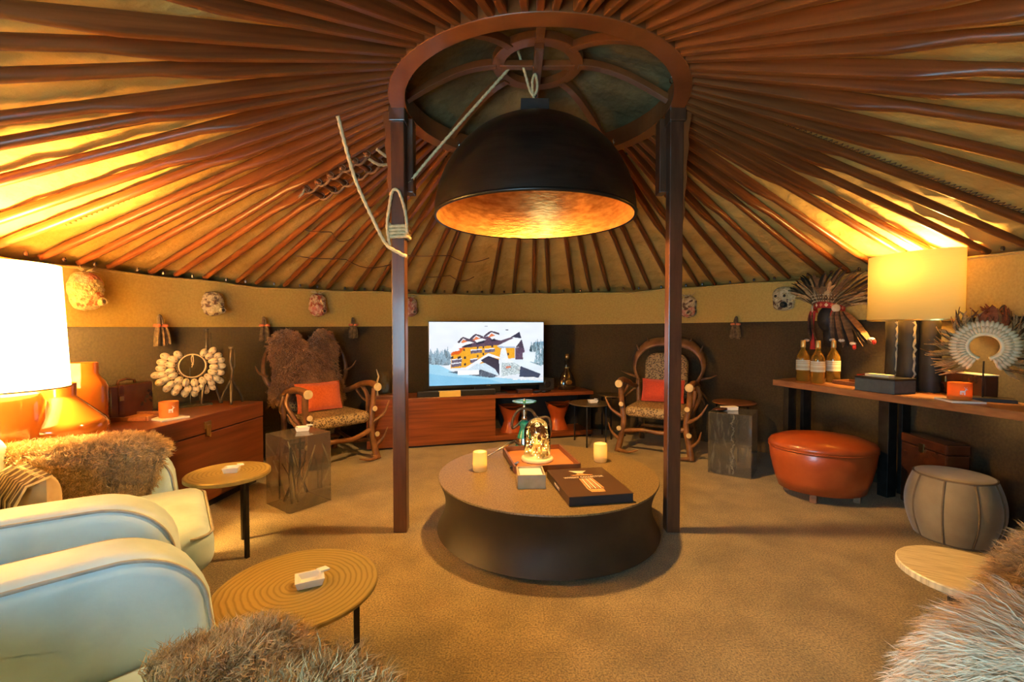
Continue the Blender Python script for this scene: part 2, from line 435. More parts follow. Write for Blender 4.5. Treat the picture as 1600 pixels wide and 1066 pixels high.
# felt wall in two bands, open at the door
A0, A1 = DTH + DOOR, DTH + 2 * PI - DOOR
NW = 200
def wall_strip(z0f, z1f, r0, r1, nz=4, wav=0.0):
    def fn(u, v):
        th = A0 + (A1 - A0) * u
        k = 0.008 * math.sin(th * 13) + 0.006 * math.sin(th * 29 + 1)
        x, y = wall_xy(th, r0 + (r1 - r0) * v + k)
        dz = wav * v * (0.008 * math.sin(th * 9 + 0.5) + 0.006 * math.sin(th * 21))
        return (x, y, z0f(x) + (z1f(x) - z0f(x)) * v + dz)
    return G().grid(fn, NW, nz)
wall = obj('wall_round', wall_strip(lambda x: 0, h_band, 3.0, 3.0, 6), m_feltlo, kind='structure', smooth=True)
wall['label'] = 'dark brown felt lower wall all around the tent'
up = obj('upper_band', wall_strip(lambda x: h_band(x) - 0.004, h_top, 2.992, 2.996, 6, 1.0), m_feltup, wall, smooth=True, label='tan felt band')
def hem_fn():
    pts = []
    for k in range(NW + 1):
        th = A0 + (A1 - A0) * k / NW
        kk = 0.008 * math.sin(th * 13) + 0.006 * math.sin(th * 29 + 1)
        x, y = wall_xy(th, 2.993 + kk)
        pts.append((x, y, h_top(x) + 0.008 * math.sin(th * 9 + 0.5) + 0.006 * math.sin(th * 21)))
    return pts
obj('top_hem', G().tube(hem_fn(), 0.009, 6), m_feltup, wall, smooth=True)

# doorway behind the photographer
door = obj('door_1', G().box((-0.72, 0, 0.84), (0.09, 0.12, 1.68)).box((0.72, 0, 0.84), (0.09, 0.12, 1.68)).box((0, 0, 1.71), (1.53, 0.12, 0.07)),
           m_paint, kind='structure', bev=0.006, loc=(-1.13, -3.61, 0))
door.rotation_euler = (0, 0, -0.29)
door['label'] = 'painted wooden doorway frame of the tent'

# roof: canvas laid over the poles
R_IN, Z_IN = 0.885, 2.665
def roof_pt(th, t, lift=0.0):
    ax, ay = R_IN * math.cos(th), R_IN * math.sin(th)
    bx, by = wall_xy(th, 3.03)
    bz = h_top(bx) + 0.035
    return (ax + (bx - ax) * t, ay + (by - ay) * t, Z_IN + (bz - Z_IN) * t + lift)
NP = 76
POLE_TH = [2 * PI * (k + 0.5) / NP + 0.012 * math.sin(k * 2.3) for k in range(NP)]
def canvas_fn(u, v):
    th = 2 * PI * u
    t = 0.02 + v * 1.08
    ph = (u * NP) % 1.0
    sag = -0.016 * math.sin(PI * ph) ** 2 * min(1, max(0, t))
    wr = 0.006 * math.sin(t * 37 + 3 * math.sin(th * 11)) * (0.5 + 0.5 * math.sin(th * 7 + 2)) + 0.004 * math.sin(t * 71 + th * 19)
    return roof_pt(th, t, 0.052 + sag + wr)
g = G().grid(canvas_fn, NP * 6, 40, closed_u=True)
def skirt(u, v):
    th = 2 * PI * u
    x, y, z = roof_pt(th, 1.09, 0.11)
    if door_gap(th): return (x, y, z - 0.02 * v)
    return (x, y, z * (1 - v) - 0.02)
ceiling = obj('ceiling', g, m_canvas, kind='structure', smooth=True)
ceiling['label'] = 'tan canvas roof laid over radiating painted poles'
obj('leak_skirt', G().grid(skirt, 152, 1, closed_u=True), m_canvas, ceiling)  # unseen canvas skirt, added to stop daylight leaking in above the wall

# one pole, unit length along +X: squared near the crown, round towards the wall
def pole_mesh(shift):
    secs = []
    for t in (0, 0.1, 0.2, 0.3, 0.38 + shift, 0.43 + shift, 0.47 + shift, 0.6, 0.75, 0.9, 1.0):
        q = 1.0 if t <= 0.38 + shift else (0.5 if t < 0.45 + shift else 0.0)
        hw = 0.0185 * q + 0.0245 * (1 - q); hd = 0.036 * q + 0.0255 * (1 - q)
        drop = -0.012 * q
        if t == 1.0: hw *= 0.8; hd *= 0.8
        ring = []
        for k in range(12):
            a = 2 * PI * (k + 0.5) / 12
            c, s_ = math.cos(a), math.sin(a)
            e = 1.0 - 0.72 * q
            x = math.copysign(abs(c) ** e, c) * hw; z = math.copysign(abs(s_) ** e, s_) * hd + drop
            ring.append((t, x, z))
        secs.append(ring)
    g = G(); v = [p for r in secs for p in r]; f = []
    for i in range(len(secs) - 1):
        for k in range(12):
            f.append((i * 12 + k, i * 12 + (k + 1) % 12, (i + 1) * 12 + (k + 1) % 12, (i + 1) * 12 + k))
    f.append(tuple(range(12))); f.append(tuple((len(secs) - 1) * 12 + k for k in range(12)))
    return g.add(v, f)
pole_meshes = []
for sft in (0.0, 0.06, -0.05):
    me = mesh_of(pole_mesh(sft), 'roof_pole'); me.materials.append(m_pole)
    me.polygons.foreach_set('use_smooth', [True] * len(me.polygons)); me.set_sharp_from_angle(angle=math.radians(35))
    pole_meshes.append(me)
for i, th in enumerate(POLE_TH):
    if i == 21: continue                                 # one pole is missing above the screen
    a = Vector(roof_pt(th, 0.0)); b = Vector(roof_pt(th, 1.0))
    X = b - a; L = X.length; X.normalize()
    Y = Vector((-math.sin(th), math.cos(th), 0)); Y = (Y - X * Y.dot(X)).normalized(); Z = X.cross(Y)
    M = Matrix(((X.x * L, Y.x, Z.x, a.x), (X.y * L, Y.y, Z.y, a.y), (X.z * L, Y.z, Z.z, a.z), (0, 0, 0, 1)))
    o = bpy.data.objects.new('roof_pole', pole_meshes[i % 3]); COL.objects.link(o)
    o.parent = ceiling; o.matrix_local = M

# stitched seams on the canvas and a thin cord slung between far poles
def zigzag(th0, t0, t1, n):
    g = G(); pts = []
    for k in range(n + 1):
        t = t0 + (t1 - t0) * k / n
        pts.append(roof_pt(th0 + (0.012 if k % 2 else -0.012) / (0.6 + t), t, 0.028))
    return g.tube(pts, 0.0035, 4)
for th0, t0, t1 in ((PI + 0.10, 0.12, 0.86), (-0.125, 0.18, 0.92)):
    obj('seam_stitching', zigzag(th0, t0, t1, 110), m_ropedk, ceiling)
for th0, th1, t in ((1.75, 2.15, 0.62), (1.80, 2.02, 0.80), (2.2, 2.6, 0.72), (2.45, 2.68, 0.55)):
    pts = []
    for k in range(13):
        u = k / 12
        p = roof_pt(th0 + (th1 - th0) * u, t + 0.02 * math.sin(u * 7), -0.035 - 0.03 * abs(math.sin(u * PI * 2)))
        pts.append(p)
    obj('thin_cord', G().tube(pts, 0.004, 5), m_ropedk, ceiling, smooth=True)
# small wall pegs where the poles meet the felt
pg = mesh_of(G().lathe([(0.010, -0.015), (0.012, 0.0), (0.008, 0.012)], 8), 'lattice_end'); pg.materials.append(m_post)
for i in range(NP):
    th = POLE_TH[i] + PI / NP
    if math.sin(th) < -0.5: continue
    x, y, z = roof_pt(th, 0.985, 0.005)
    o = bpy.data.objects.new('lattice_end', pg); COL.objects.link(o); o.parent = ceiling; o.location = (x, y, z - 0.012)

# crown wheel
crown = thing('crown_wheel', 'round wooden roof crown with eight curved spokes above the pendant', 'roof crown', (0, 0, 2.61))
obj('outer_rim', G().lathe([(0.795, 0.0), (0.89, 0.0), (0.895, 0.115), (0.80, 0.125), (0.795, 0.0)], 96, cap0=False, cap1=False), m_paint, crown, bev=0.004)
obj('hub_ring', G().lathe([(0.205, 0.275), (0.278, 0.275), (0.278, 0.32), (0.205, 0.32), (0.205, 0.275)], 64, cap0=False, cap1=False), m_paint, crown, bev=0.004)
for k in range(8):
    a = PI / 8 * 0 + k * PI / 4 + (0.0 if k % 2 == 0 else 0.06)
    g = G(); n = 12; v = []; f = []
    for i in range(n + 1):
        t = i / n
        r = 0.81 - 0.56 * t
        z = 0.075 + 0.215 * math.sin(t * PI / 2) ** 1.0
        for dx, dz in ((-0.024, -0.022), (0.024, -0.022), (0.024, 0.022), (-0.024, 0.022)):
            v.append((r * math.cos(a) - dx * math.sin(a), r * math.sin(a) + dx * math.cos(a), z + dz))
    for i in range(n):
        for q in range(4):
            f.append((i * 4 + q, i * 4 + (q + 1) % 4, (i + 1) * 4 + (q + 1) % 4, (i + 1) * 4 + q))
    f += [(0, 1, 2, 3), (n * 4, n * 4 + 1, n * 4 + 2, n * 4 + 3)]
    obj('spoke', g.add(v, f), m_paint, crown, bev=0.003)
obj('hub_bar', G().box((0, 0, 0.285), (0.46, 0.045, 0.04)), m_paint, crown, bev=0.004)
obj('hub_bar', G().box((0, 0, 0.265), (0.055, 0.46, 0.045)), m_paint, crown, bev=0.004)
for a in (2.35, 0.72, 3.6, -0.4):
    obj('screw_eye', G().tube([(0.785 * math.cos(a) , 0.785 * math.sin(a), 0.03 + 0.018 * math.cos(q)) if q == 0 else (0.785 * math.cos(a) - 0.012 * math.sin(q) * math.cos(a), 0.785 * math.sin(a) - 0.012 * math.sin(q) * math.sin(a), 0.03 + 0.018 * math.cos(q)) for q in [k * PI / 6 for k in range(13)]], 0.003, 5), m_steel, crown)
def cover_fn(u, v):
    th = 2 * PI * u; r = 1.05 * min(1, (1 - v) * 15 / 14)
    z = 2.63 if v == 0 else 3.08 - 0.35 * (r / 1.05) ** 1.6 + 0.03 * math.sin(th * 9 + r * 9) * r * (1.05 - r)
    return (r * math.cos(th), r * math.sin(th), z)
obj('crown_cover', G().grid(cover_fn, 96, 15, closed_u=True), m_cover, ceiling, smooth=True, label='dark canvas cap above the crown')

# two posts carrying the crown
def post(x, label):
    sg = -1 if x < 0 else 1
    t = thing('support_post', label, 'post', (x, 0, 0), 0, 'posts carrying the roof crown')
    obj('shaft', G().box((0, 0, 1.305), (0.084, 0.075, 2.61)), m_post, t, bev=0.006)
    out = [(0.0, 1.87), (0.010, 1.93), (0.030, 1.99), (0.020, 2.05), (0.032, 2.12), (0.052, 2.20), (0.040, 2.25), (0.048, 2.30), (0.072, 2.40), (0.060, 2.45), (0.072, 2.50), (0.10, 2.60), (-0.01, 2.60), (-0.01, 1.87)]
    v = [(sg * (0.040 + a * 0.55), -0.030, z) for a, z in out] + [(sg * (0.040 + a * 0.55), 0.012, z) for a, z in out]
    n = len(out)
    f = [tuple(range(n)), tuple(reversed(range(n, 2 * n)))] + [(i, (i + 1) % n, n + (i + 1) % n, n + i) for i in range(n)]
    obj('scalloped_bracket', G().add(v, f), m_paint, t, bev=0.003)
    obj('inner_corbel', G().box((-sg * 0.055, 0.085, 2.36), (0.05, 0.09, 0.46)), m_post, t, bev=0.006)
    obj('head_block', G().box((0, -0.005, 2.58), (0.10, 0.10, 0.09)), m_post, t, bev=0.006)
    return t
post(-0.8547, 'tall brown wooden post with rope tied around its upper half')
post(0.8499, 'tall brown wooden post without rope, beside the antler chair with red cushion')

# ropes
def rope(name, pts, r, label, m=m_rope, fine=6, cat='rope'):
    P = [Vector(p) for p in pts]; out = []
    for i in range(len(P) - 1):
        p0 = P[max(i - 1, 0)]; p1 = P[i]; p2 = P[i + 1]; p3 = P[min(i + 2, len(P) - 1)]
        n = max(3, int((p2 - p1).length / 0.012))
        for k in range(n):
            t = k / n
            out.append(0.5 * ((2 * p1) + (-p0 + p2) * t + (2 * p0 - 5 * p1 + 4 * p2 - p3) * t * t + (-p0 + 3 * p1 - 3 * p2 + p3) * t ** 3))
    out.append(P[-1])
    g = G().tube(out, r, 9, lobes=3, pitch=2 * PI / (r * 4.2))
    return g
t = thing('hemp_rope', 'twisted hemp rope slung from roof poles to the left post', 'rope', (-1.118, -0.294, 2.43))
o0 = Vector((-1.118, -0.294, 2.43))
pts = [(-1.118, -0.294, 2.45), (-1.09, -0.26, 2.30), (-1.05, -0.21, 2.12), (-0.98, -0.14, 1.93), (-0.92, -0.07, 1.79), (-0.86, -0.06, 1.745), (-0.80, -0.05, 1.715)]
obj('hanging_length', rope('r', [Vector(p) - o0 for p in pts], 0.0105, ''), m_rope, t, smooth=True)
for k in range(4):
    z = 1.835 + k * 0.021
    c = [(-0.8547 + sx * 0.052, sy * 0.048, z + 0.002 * q) for q, (sx, sy) in enumerate(((-1, -1), (0, -1.08), (1, -1), (1.05, 0), (1, 1), (0, 1.05), (-1, 1), (-1.05, 0), (-1, -1)))]
    obj('post_coil', rope('r', [Vector(p) - o0 for p in c], 0.0105, ''), m_rope, t, smooth=True)
obj('post_loop', rope('r', [Vector(p) - o0 for p in ((-0.90, -0.055, 1.78), (-0.915, -0.056, 1.90), (-0.905, -0.05, 2.0), (-0.887, -0.05, 2.10), (-0.87, -0.052, 2.12), (-0.845, -0.052, 2.11), (-0.822, -0.05, 2.05), (-0.80, -0.055, 1.96), (-0.795, -0.055, 1.86))], 0.0095, ''), m_rope, t, smooth=True)
t = thing('hoist_rope', 'long straight grey hemp rope running from the crown hub down to the left post', 'rope', (-0.10, 0.0, 2.86))
o0 = Vector((-0.10, 0.0, 2.86))
obj('running_length', rope('r', [Vector(p) - o0 for p in ((-0.16, 0.02, 2.90), (-0.42, 0.03, 2.62), (-0.64, 0.04, 2.38), (-0.805, 0.05, 2.19), (-0.86, 0.055, 2.12))], 0.009, ''), m_rope, t, smooth=True)
obj('hub_loop', rope('r', [Vector(p) - o0 for p in ((-0.13, -0.02, 3.0), (-0.08, 0, 2.86), (-0.045, 0, 2.74), (-0.02, 0, 2.71), (0.0, 0, 2.76), (-0.012, 0.0, 2.84), (-0.03, 0, 2.80), (-0.028, 0, 2.72), (-0.022, 0, 2.69))], 0.008, ''), m_rope, t, smooth=True)

# rope ladder lashed up under the roof poles
lad = thing('rope_ladder', 'bundled rope ladder with short wooden rungs lashed under the roof poles', 'rope ladder', (-1.40, 0.30, 2.28))
o0 = Vector((-1.40, 0.30, 2.28))
A = Vector((-1.56, 0.26, 2.225)); B = Vector((-1.12, 0.18, 2.43)); D = Vector((0.06, 0.19, -0.01))
for k in range(6):
    p = A.lerp(B, k / 5.0) - o0
    obj('rung', G().tube([p, p + D * 0.5, p + D], [0.016, 0.017, 0.016], 8), m_pole, lad, smooth=True)
    for q in (0.12, 0.85):
        c = p + D * q
        pts = [c + Vector((0.022 * math.cos(a), 0.004 * math.sin(3 * a), 0.022 * math.sin(a))) for a in [j * PI / 5 for j in range(21)]]
        obj('lashing', G().tube(pts, 0.0055, 5), m_ropedk, lad, smooth=True)
for q, mm in ((0.12, m_ropedk), (0.85, m_ropedk)):
    pts = []
    for k in range(31):
        u = k / 30
        pts.append(A.lerp(B, u) - o0 + D * q + Vector((0, 0, -0.02 - 0.02 * abs(math.sin(u * PI * 5)))))
    obj('side_rope', G().tube(pts, 0.009, 7, lobes=3, pitch=150), mm, lad, smooth=True)
for a, b in (((-1.13, 0.20, 2.42), (-1.00, 0.36, 2.42)), ((-1.05, 0.20, 2.46), (-0.92, 0.40, 2.47))):
    a = Vector(a) - o0; b = Vector(b) - o0; m_ = (a + b) / 2 - Vector((0, 0, 0.03))
    obj('rope_end', rope('r', [a, m_, b], 0.010, ''), m_rope, lad, smooth=True)
for k in range(5):
    p = A - o0 + Vector((0, 0.0, -0.01))
    e = p + Vector((-0.04 + 0.02 * rnd.random(), -0.02 + 0.03 * k / 5, -0.05 - 0.02 * rnd.random()))
    obj('frayed_end', G().tube([p, (p + e) / 2 + Vector((0.01, 0, 0)), e], [0.006, 0.004, 0.001], 5), m_rope, lad)

# pendant
pen = thing('dome_pendant_lamp', 'huge black dome pendant lamp with gold leaf inside', 'pendant lamp', (-0.017, 0.0, 1.954))
RO, TH = 0.613, 0.014
prof = []
for k in range(25):
    a = PI / 2 * k / 24 * 0.985
    prof.append((RO * math.cos(a), RO * math.sin(a)))
obj('shell', G().lathe(prof, 96, cap0=False), m_dome, pen, smooth=True)
prof = [((RO - TH) * math.cos(PI / 2 * k / 24 * 0.985), (RO - TH) * math.sin(PI / 2 * k / 24 * 0.985)) for k in range(25)]
obj('inner_lining', G().lathe(prof, 96, cap0=False), m_goldleaf, pen, smooth=True, label='gold leaf lining')
obj('rim', G().lathe([(RO - TH, 0), (RO - TH / 2, -0.006), (RO + 0.003, 0), (RO + 0.003, 0.012), (RO - TH, 0.008), (RO - TH, 0)], 96, cap0=False, cap1=False), m_dome, pen, smooth=True)
obj('mounting_block', G().box((0, 0, 0.655), (0.172, 0.12, 0.115)), m_blackmat, pen, bev=0.004)
obj('hook', G().tube([(0, 0, 0.71), (0, 0, 0.74), (0.012, 0, 0.755), (0, 0, 0.77), (-0.012, 0, 0.755), (0, 0, 0.74)], 0.004, 6), m_iron, pen)
obj('bulb_holder', G().lathe([(0.03, 0.60), (0.03, 0.52), (0.024, 0.50)], 16), m_blackmat, pen)
m_bulb = mat('frosted_bulb', (0.9, 0.8, 0.6), 0.4, emit=(1.0, 0.62, 0.25), estr=6.0)
obj('bulb', G().ball((0, 0, 0.455), 0.045), m_bulb, pen, smooth=True)
def lamp_light(name, loc, e, r, parent, col=WARM):
    ld = bpy.data.lights.new(name, 'POINT'); ld.energy = e; ld.color = col; ld.shadow_soft_size = r
    lo = bpy.data.objects.new(name, ld); COL.objects.link(lo); lo.parent = parent; lo.location = loc
    return lo
ld = bpy.data.lights.new('pendant_light', 'SPOT'); ld.energy = E_PEND; ld.color = (1.0, 0.56, 0.17); ld.shadow_soft_size = 0.06
ld.spot_size = math.radians(150); ld.spot_blend = 0.6
lo = bpy.data.objects.new('pendant_light', ld); COL.objects.link(lo); lo.parent = pen; lo.location = (0, 0, 0.36)

# ================================================================== LEFT SIDEBOARD AND WHAT STANDS ON IT
SBH = 0.67
sb = thing('sideboard', 'long red rosewood sideboard with brass latches along the left felt wall', 'sideboard', (-2.24, 0.95, 0), face_to(0.09, 0.996))
obj('plinth', G().box((-0.29, -0.90, 0.03), (0.50, 1.72, 0.06)), m_black, sb)
obj('body', G().box((-0.285, -0.90, 0.3), (0.57, 1.80, 0.48)), m_wood_y, sb, bev=0.003)
obj('lid', G().box((-0.285, -0.90, 0.609), (0.574, 1.804, 0.122)), m_wood_y, sb, bev=0.004)
for y in (-0.62, -1.45):
    l = obj('latch', G().box((0.006, y, 0.60), (0.012, 0.062, 0.05)), m_brass, sb, bev=0.002)
    obj('hasp', G().box((0.014, y, 0.565), (0.010, 0.036, 0.075)).tube([(0.02, y - 0.012, 0.53), (0.028, y, 0.52), (0.02, y + 0.012, 0.53)], 0.004, 6), m_brass, l, bev=0.002)

# big left lamp
lmp = thing('table_lamp', 'large table lamp with glowing white shade and amber base, beside orange vases', 'lamp', (-2.68, -0.62, SBH))
obj('base', G().lathe([(0.13, 0), (0.165, 0.012), (0.17, 0.04), (0.17, 0.24), (0.155, 0.28), (0.06, 0.30), (0.03, 0.33)], 40), m_vase, lmp, smooth=True, auto=50)
obj('stem', G().lathe([(0.012, 0.32), (0.012, 0.55)], 12), m_brass, lmp, smooth=True)
m_sh1 = lampshade_mat('white_shade', (0.95, 0.92, 0.86), 0.8)
obj('shade', G().lathe([(0.262, 0.31), (0.238, 0.925)], 64, cap0=False, cap1=False), m_sh1, lmp, smooth=True)
obj('shade_ring', G().lathe([(0.260, 0.305), (0.265, 0.305), (0.265, 0.312), (0.260, 0.312), (0.260, 0.305)], 64, cap0=False, cap1=False), m_brass, lmp)
lamp_light('left_lamp_light', (0, 0, 0.60), E_LEFT, 0.07, lmp, (1.0, 0.58, 0.155))

def vase(loc, prof, label):
    t = thing('vase', label, 'vase', loc, 0, 'orange glazed vases')
    obj('body', G().lathe(prof, 56, cap1=False), m_vase, t, smooth=True, auto=60)
    r1, z1 = prof[-1]
    obj('mouth', G().lathe([(r1, z1), (r1 - 0.008, z1), (r1 - 0.01, z1 - 0.09)], 56, cap0=False), m_vase, t, smooth=True, auto=50)
    obj('foot_ring', G().lathe([(prof[0][0] + 0.002, 0.0), (prof[0][0] + 0.004, 0.006)], 48), m_vase, t)
    return t
vase((-2.60, -0.40, SBH), [(0.155, 0.0), (0.185, 0.012), (0.193, 0.02), (0.19, 0.026), (0.205, 0.05), (0.208, 0.085), (0.19, 0.115), (0.075, 0.235), (0.072, 0.245), (0.074, 0.31)], 'squat orange glazed vase with sloping shoulders under the white lamp')
vase((-2.755, -0.10, SBH), [(0.10, 0.0), (0.118, 0.01), (0.122, 0.03), (0.122, 0.25), (0.112, 0.285), (0.085, 0.32), (0.080, 0.335), (0.082, 0.40)], 'taller cylindrical orange glazed vase behind the squat one')

# dark leather case against the wall
t = thing('leather_case', 'glossy dark brown leather case leaning at the felt wall behind the vases', 'case', (-2.80, 0.27, SBH), face_to(0.99, 0.0))
obj('body', G().box((0, 0, 0.115), (0.36, 0.09, 0.23)), m_casedk, t, bev=0.012)
obj('handle', G().tube([(-0.07, 0, 0.228), (-0.065, 0, 0.252), (0, 0, 0.262), (0.065, 0, 0.252), (0.07, 0, 0.228)], 0.009, 8), m_casedk, t, smooth=True)
obj('strap', G().box((0.1, 0.047, 0.13), (0.04, 0.006, 0.2)), m_casedk, t, bev=0.002)
obj('buckle', G().box((0.1, 0.053, 0.14), (0.03, 0.006, 0.03)), m_brass, t, bev=0.002)

def tray(loc, rz, w_, d_, h, label, m_in, m_rim, name='tray'):
    t = thing(name, label, 'tray', loc, rz)
    obj('base', G().box((0, 0, 0.006), (w_ - 0.01, d_ - 0.01, 0.012)), m_in, t)
    for dx, dy, sx, sy in ((0, d_ / 2, w_, 0.014), (0, -d_ / 2, w_, 0.014), (w_ / 2, 0, 0.014, d_ - 0.014), (-w_ / 2, 0, 0.014, d_ - 0.014)):
        obj('rim', G().box((dx, dy, h / 2 + 0.002), (sx, sy, h)), m_rim, t, bev=0.002)
    return t
tray((-2.70, 0.20, SBH), 1.72, 0.22, 0.30, 0.028, 'small square wooden tray with orange leather inside, beside the squat vase', m_traylthr, m_traywood)

def deer(g, sc, c, M):
    """small standing deer print, flat polygon set in the xz plane"""
    parts = [[(-.30, .35), (.28, .38), (.30, .62), (-.28, .60)], [(-.28, 0), (-.2, 0), (-.18, .4), (-.3, .4)], [(-.1, 0), (-.02, 0), (-.05, .4), (-.15, .4)], [(.12, 0), (.2, 0), (.18, .4), (.08, .4)], [(.24, 0), (.32, 0), (.3, .42), (.2, .4)],
             [(.18, .55), (.32, .55), (.42, .85), (.30, .88)], [(.28, .8), (.55, .76), (.55, .84), (.32, .92)], [(.32, .9), (.36, .9), (.48, 1.15), (.44, 1.16)], [(.28, .9), (.32, .9), (.20, 1.18), (.16, 1.16)]]
    for p in parts:
        v = [M @ Vector((x * sc, 0, z * sc)) + Vector(c) for x, z in p] + [M @ Vector((x * sc, 0.0012, z * sc)) + Vector(c) for x, z in p]
        g.add(v, [(0, 1, 2, 3), (7, 6, 5, 4), (0, 1, 5, 4), (1, 2, 6, 5), (2, 3, 7, 6), (3, 0, 4, 7)])
def candle(loc, ang, label, mat_, r=0.056, h=0.105, cm=m_porcelain, lit=0.0):
    cst = tag(obj('coaster', G().box((0, 0, 0.006), (0.17, 0.17, 0.012)), cm, bev=0.002, loc=loc), 'thin square white coaster under ' + label[1], 'coaster', 'white candle coasters')
    cst.rotation_euler = (0, 0, ang + 0.5)
    t = thing('candle_jar', label[0], 'candle', (loc[0], loc[1], loc[2] + 0.012), ang)
    obj('jar', G().lathe([(r - 0.004, 0), (r, 0.004), (r, h), (r - 0.004, h), (r - 0.005, 0.006)], 40), mat_, t, smooth=True, auto=50)
    obj('wax', G().lathe([(r - 0.006, 0.008 if lit else h - 0.035), (r - 0.006, 0.03 if lit else h - 0.028)], 32), m_alab, t)
    if lit: lamp_light('candle_light', (0, 0, h * 0.5), lit, 0.012, t, (1.0, 0.5, 0.12))
    obj('wick', G().tube([(0, 0, h - 0.03), (0.002, 0, h - 0.012)], 0.0015, 5), m_blackmat, t)
    g = G(); deer(g, 0.04, (0.012, -r - 0.0012, 0.035), Matrix.Identity(3))
    obj('deer_print', g, m_white, t, label='white deer emblem')
    return t
candle((-2.46, 0.20, SBH), 0.62, ('orange candle jar with white deer emblem beside the shell necklace', 'the candle jar beside the shell necklace'), m_wax)
candle((2.58, -0.07, 0.83), -0.75, ('glowing orange candle jar with pale deer emblem beside the feather collar', 'the candle jar beside the feather collar'), lampshade_mat('amber_jar', (0.78, 0.30, 0.06), 0.45), lit=0.22)

# cowrie necklace on a black stand
nk = thing('shell_necklace', 'large cowrie shell necklace with knotted white cord on a black stand', 'necklace', (-2.66, 0.70, SBH), face_to(0.72, -0.70) + PI)
obj('stand_base', G().box((0, 0.02, 0.008), (0.26, 0.15, 0.016)), m_black, nk, bev=0.002)
obj('stand_rod', G().tube([(0, 0.02, 0.01), (0, 0.02, 0.30)], 0.004, 6), m_black, nk)
CN = Vector((0.01, 0.0, 0.315)); RN = 0.088
cord = [CN + Vector((RN * math.sin(a), -0.01, RN * math.cos(a) * 1.02)) for a in [2 * PI * k / 40 for k in range(41)]]
obj('cord', G().tube(cord, 0.005, 6), m_whiteshell, nk, smooth=True)
bd = mesh_of(G().ball((0, 0, 0), (0.0075, 0.0075, 0.009), 8, 5), 'bead'); bd.materials.append(m_slit)
for k in range(30):
    a = 0.5 + (2 * PI - 1.0) * k / 29
    o = bpy.data.objects.new('bead', bd); COL.objects.link(o); o.parent = nk
    o.location = CN + Vector(((RN + 0.009) * math.sin(a), -0.006, (RN + 0.009) * math.cos(a)))
sh = mesh_of(G().ball((0, 0, 0), (0.027, 0.018, 0.034), 12, 8), 'shell'); sh.materials.append(m_shell); sh.polygons.foreach_set('use_smooth', [True] * len(sh.polygons))
sl = mesh_of(G().ball((0, -0.0135, 0), (0.003, 0.004, 0.029), 6, 6), 'slit'); sl.materials.append(m_slit)
for row, (rr, n, a0, a1) in enumerate(((0.138, 15, 0.62, 2 * PI - 0.75), (0.188, 17, 0.85, 2 * PI - 1.05), (0.222, 9, 2.25, 4.4))):
    for k in range(n):
        a = a0 + (a1 - a0) * k / (n - 1) + rnd.uniform(-.03, .03)
        rq = rr * (1.0 + 0.06 * math.cos(a * 1.0 + PI))
        o = bpy.data.objects.new('shell', sh); COL.objects.link(o); o.parent = nk
        o.location = CN + Vector((rq * math.sin(a) * 1.04, -0.012 + 0.012 * row * (1 if row < 2 else 1.4) * (1 - 0), rq * math.cos(a) * 0.92))
        o.rotation_euler = (rnd.uniform(-.15, .15), a + rnd.uniform(-.1, .1), rnd.uniform(-.25, .25))
        s_ = bpy.data.objects.new('slit', sl); COL.objects.link(s_); s_.parent = o
obj('cord_knot', G().tube([CN + Vector(p) for p in ((0.0, -0.014, 0.086), (-0.008, -0.016, 0.06), (-0.005, -0.016, 0.03), (0.004, -0.016, 0.012), (0.006, -0.016, 0.035), (0.004, -0.014, 0.086))], 0.0035, 6)
    .ball(CN + Vector((0, -0.016, 0.012)), 0.008, 8, 6).tube([CN + Vector((0, -0.016, 0.01)), CN + Vector((-0.006, -0.016, -0.012))], 0.003, 5), m_whiteshell, nk, smooth=True)

# forked twig candlesticks
def twig(loc, h, label, seed):
    R = random.Random(seed)
    t = thing('twig_candlestick', label, 'candlestick', loc, R.uniform(0, 1), 'forked twig candlesticks')
    zf = h * 0.42
    for k in range(3):
        a = 2 * PI * k / 3 + 0.4
        e = Vector((0.085 * math.cos(a), 0.085 * math.sin(a), 0.0))
        m1 = Vector((0.06 * math.cos(a), 0.06 * math.sin(a), zf * 0.5))
        obj('foot_branch', G().tube([(0, 0, zf), (m1.x * 0.35, m1.y * 0.35, zf * 0.82), m1, e + Vector((0, 0, zf * 0.12)), e], [0.014, 0.013, 0.011, 0.010, 0.009], 8), m_twig, t, smooth=True)
    obj('stem', G().tube([(0, 0, zf * 0.95), (0.008, 0, zf + (h - zf) * 0.3), (-0.004, 0.004, zf + (h - zf) * 0.6), (0.004, 0, h)], [0.015, 0.011, 0.011, 0.013], 8), m_twig, t, smooth=True)
    obj('side_branch', G().tube([(0.002, 0, zf + (h - zf) * 0.25), (0.026, 0.004, zf + (h - zf) * 0.45), (0.028, 0.006, h * 0.98)], [0.007, 0.006, 0.005], 7), m_twig, t, smooth=True)
    obj('candle_cup', G().lathe([(0.008, h - 0.005), (0.018, h + 0.004), (0.019, h + 0.02), (0.014, h + 0.02), (0.012, h + 0.006)], 14), m_twig, t, smooth=True)
twig((-2.60, 0.80, SBH), 0.585, 'taller dark forked twig candlestick next to the shell necklace', 3)
twig((-2.43, 0.84, SBH), 0.44, 'shorter dark forked twig candlestick at the end of the sideboard', 5)

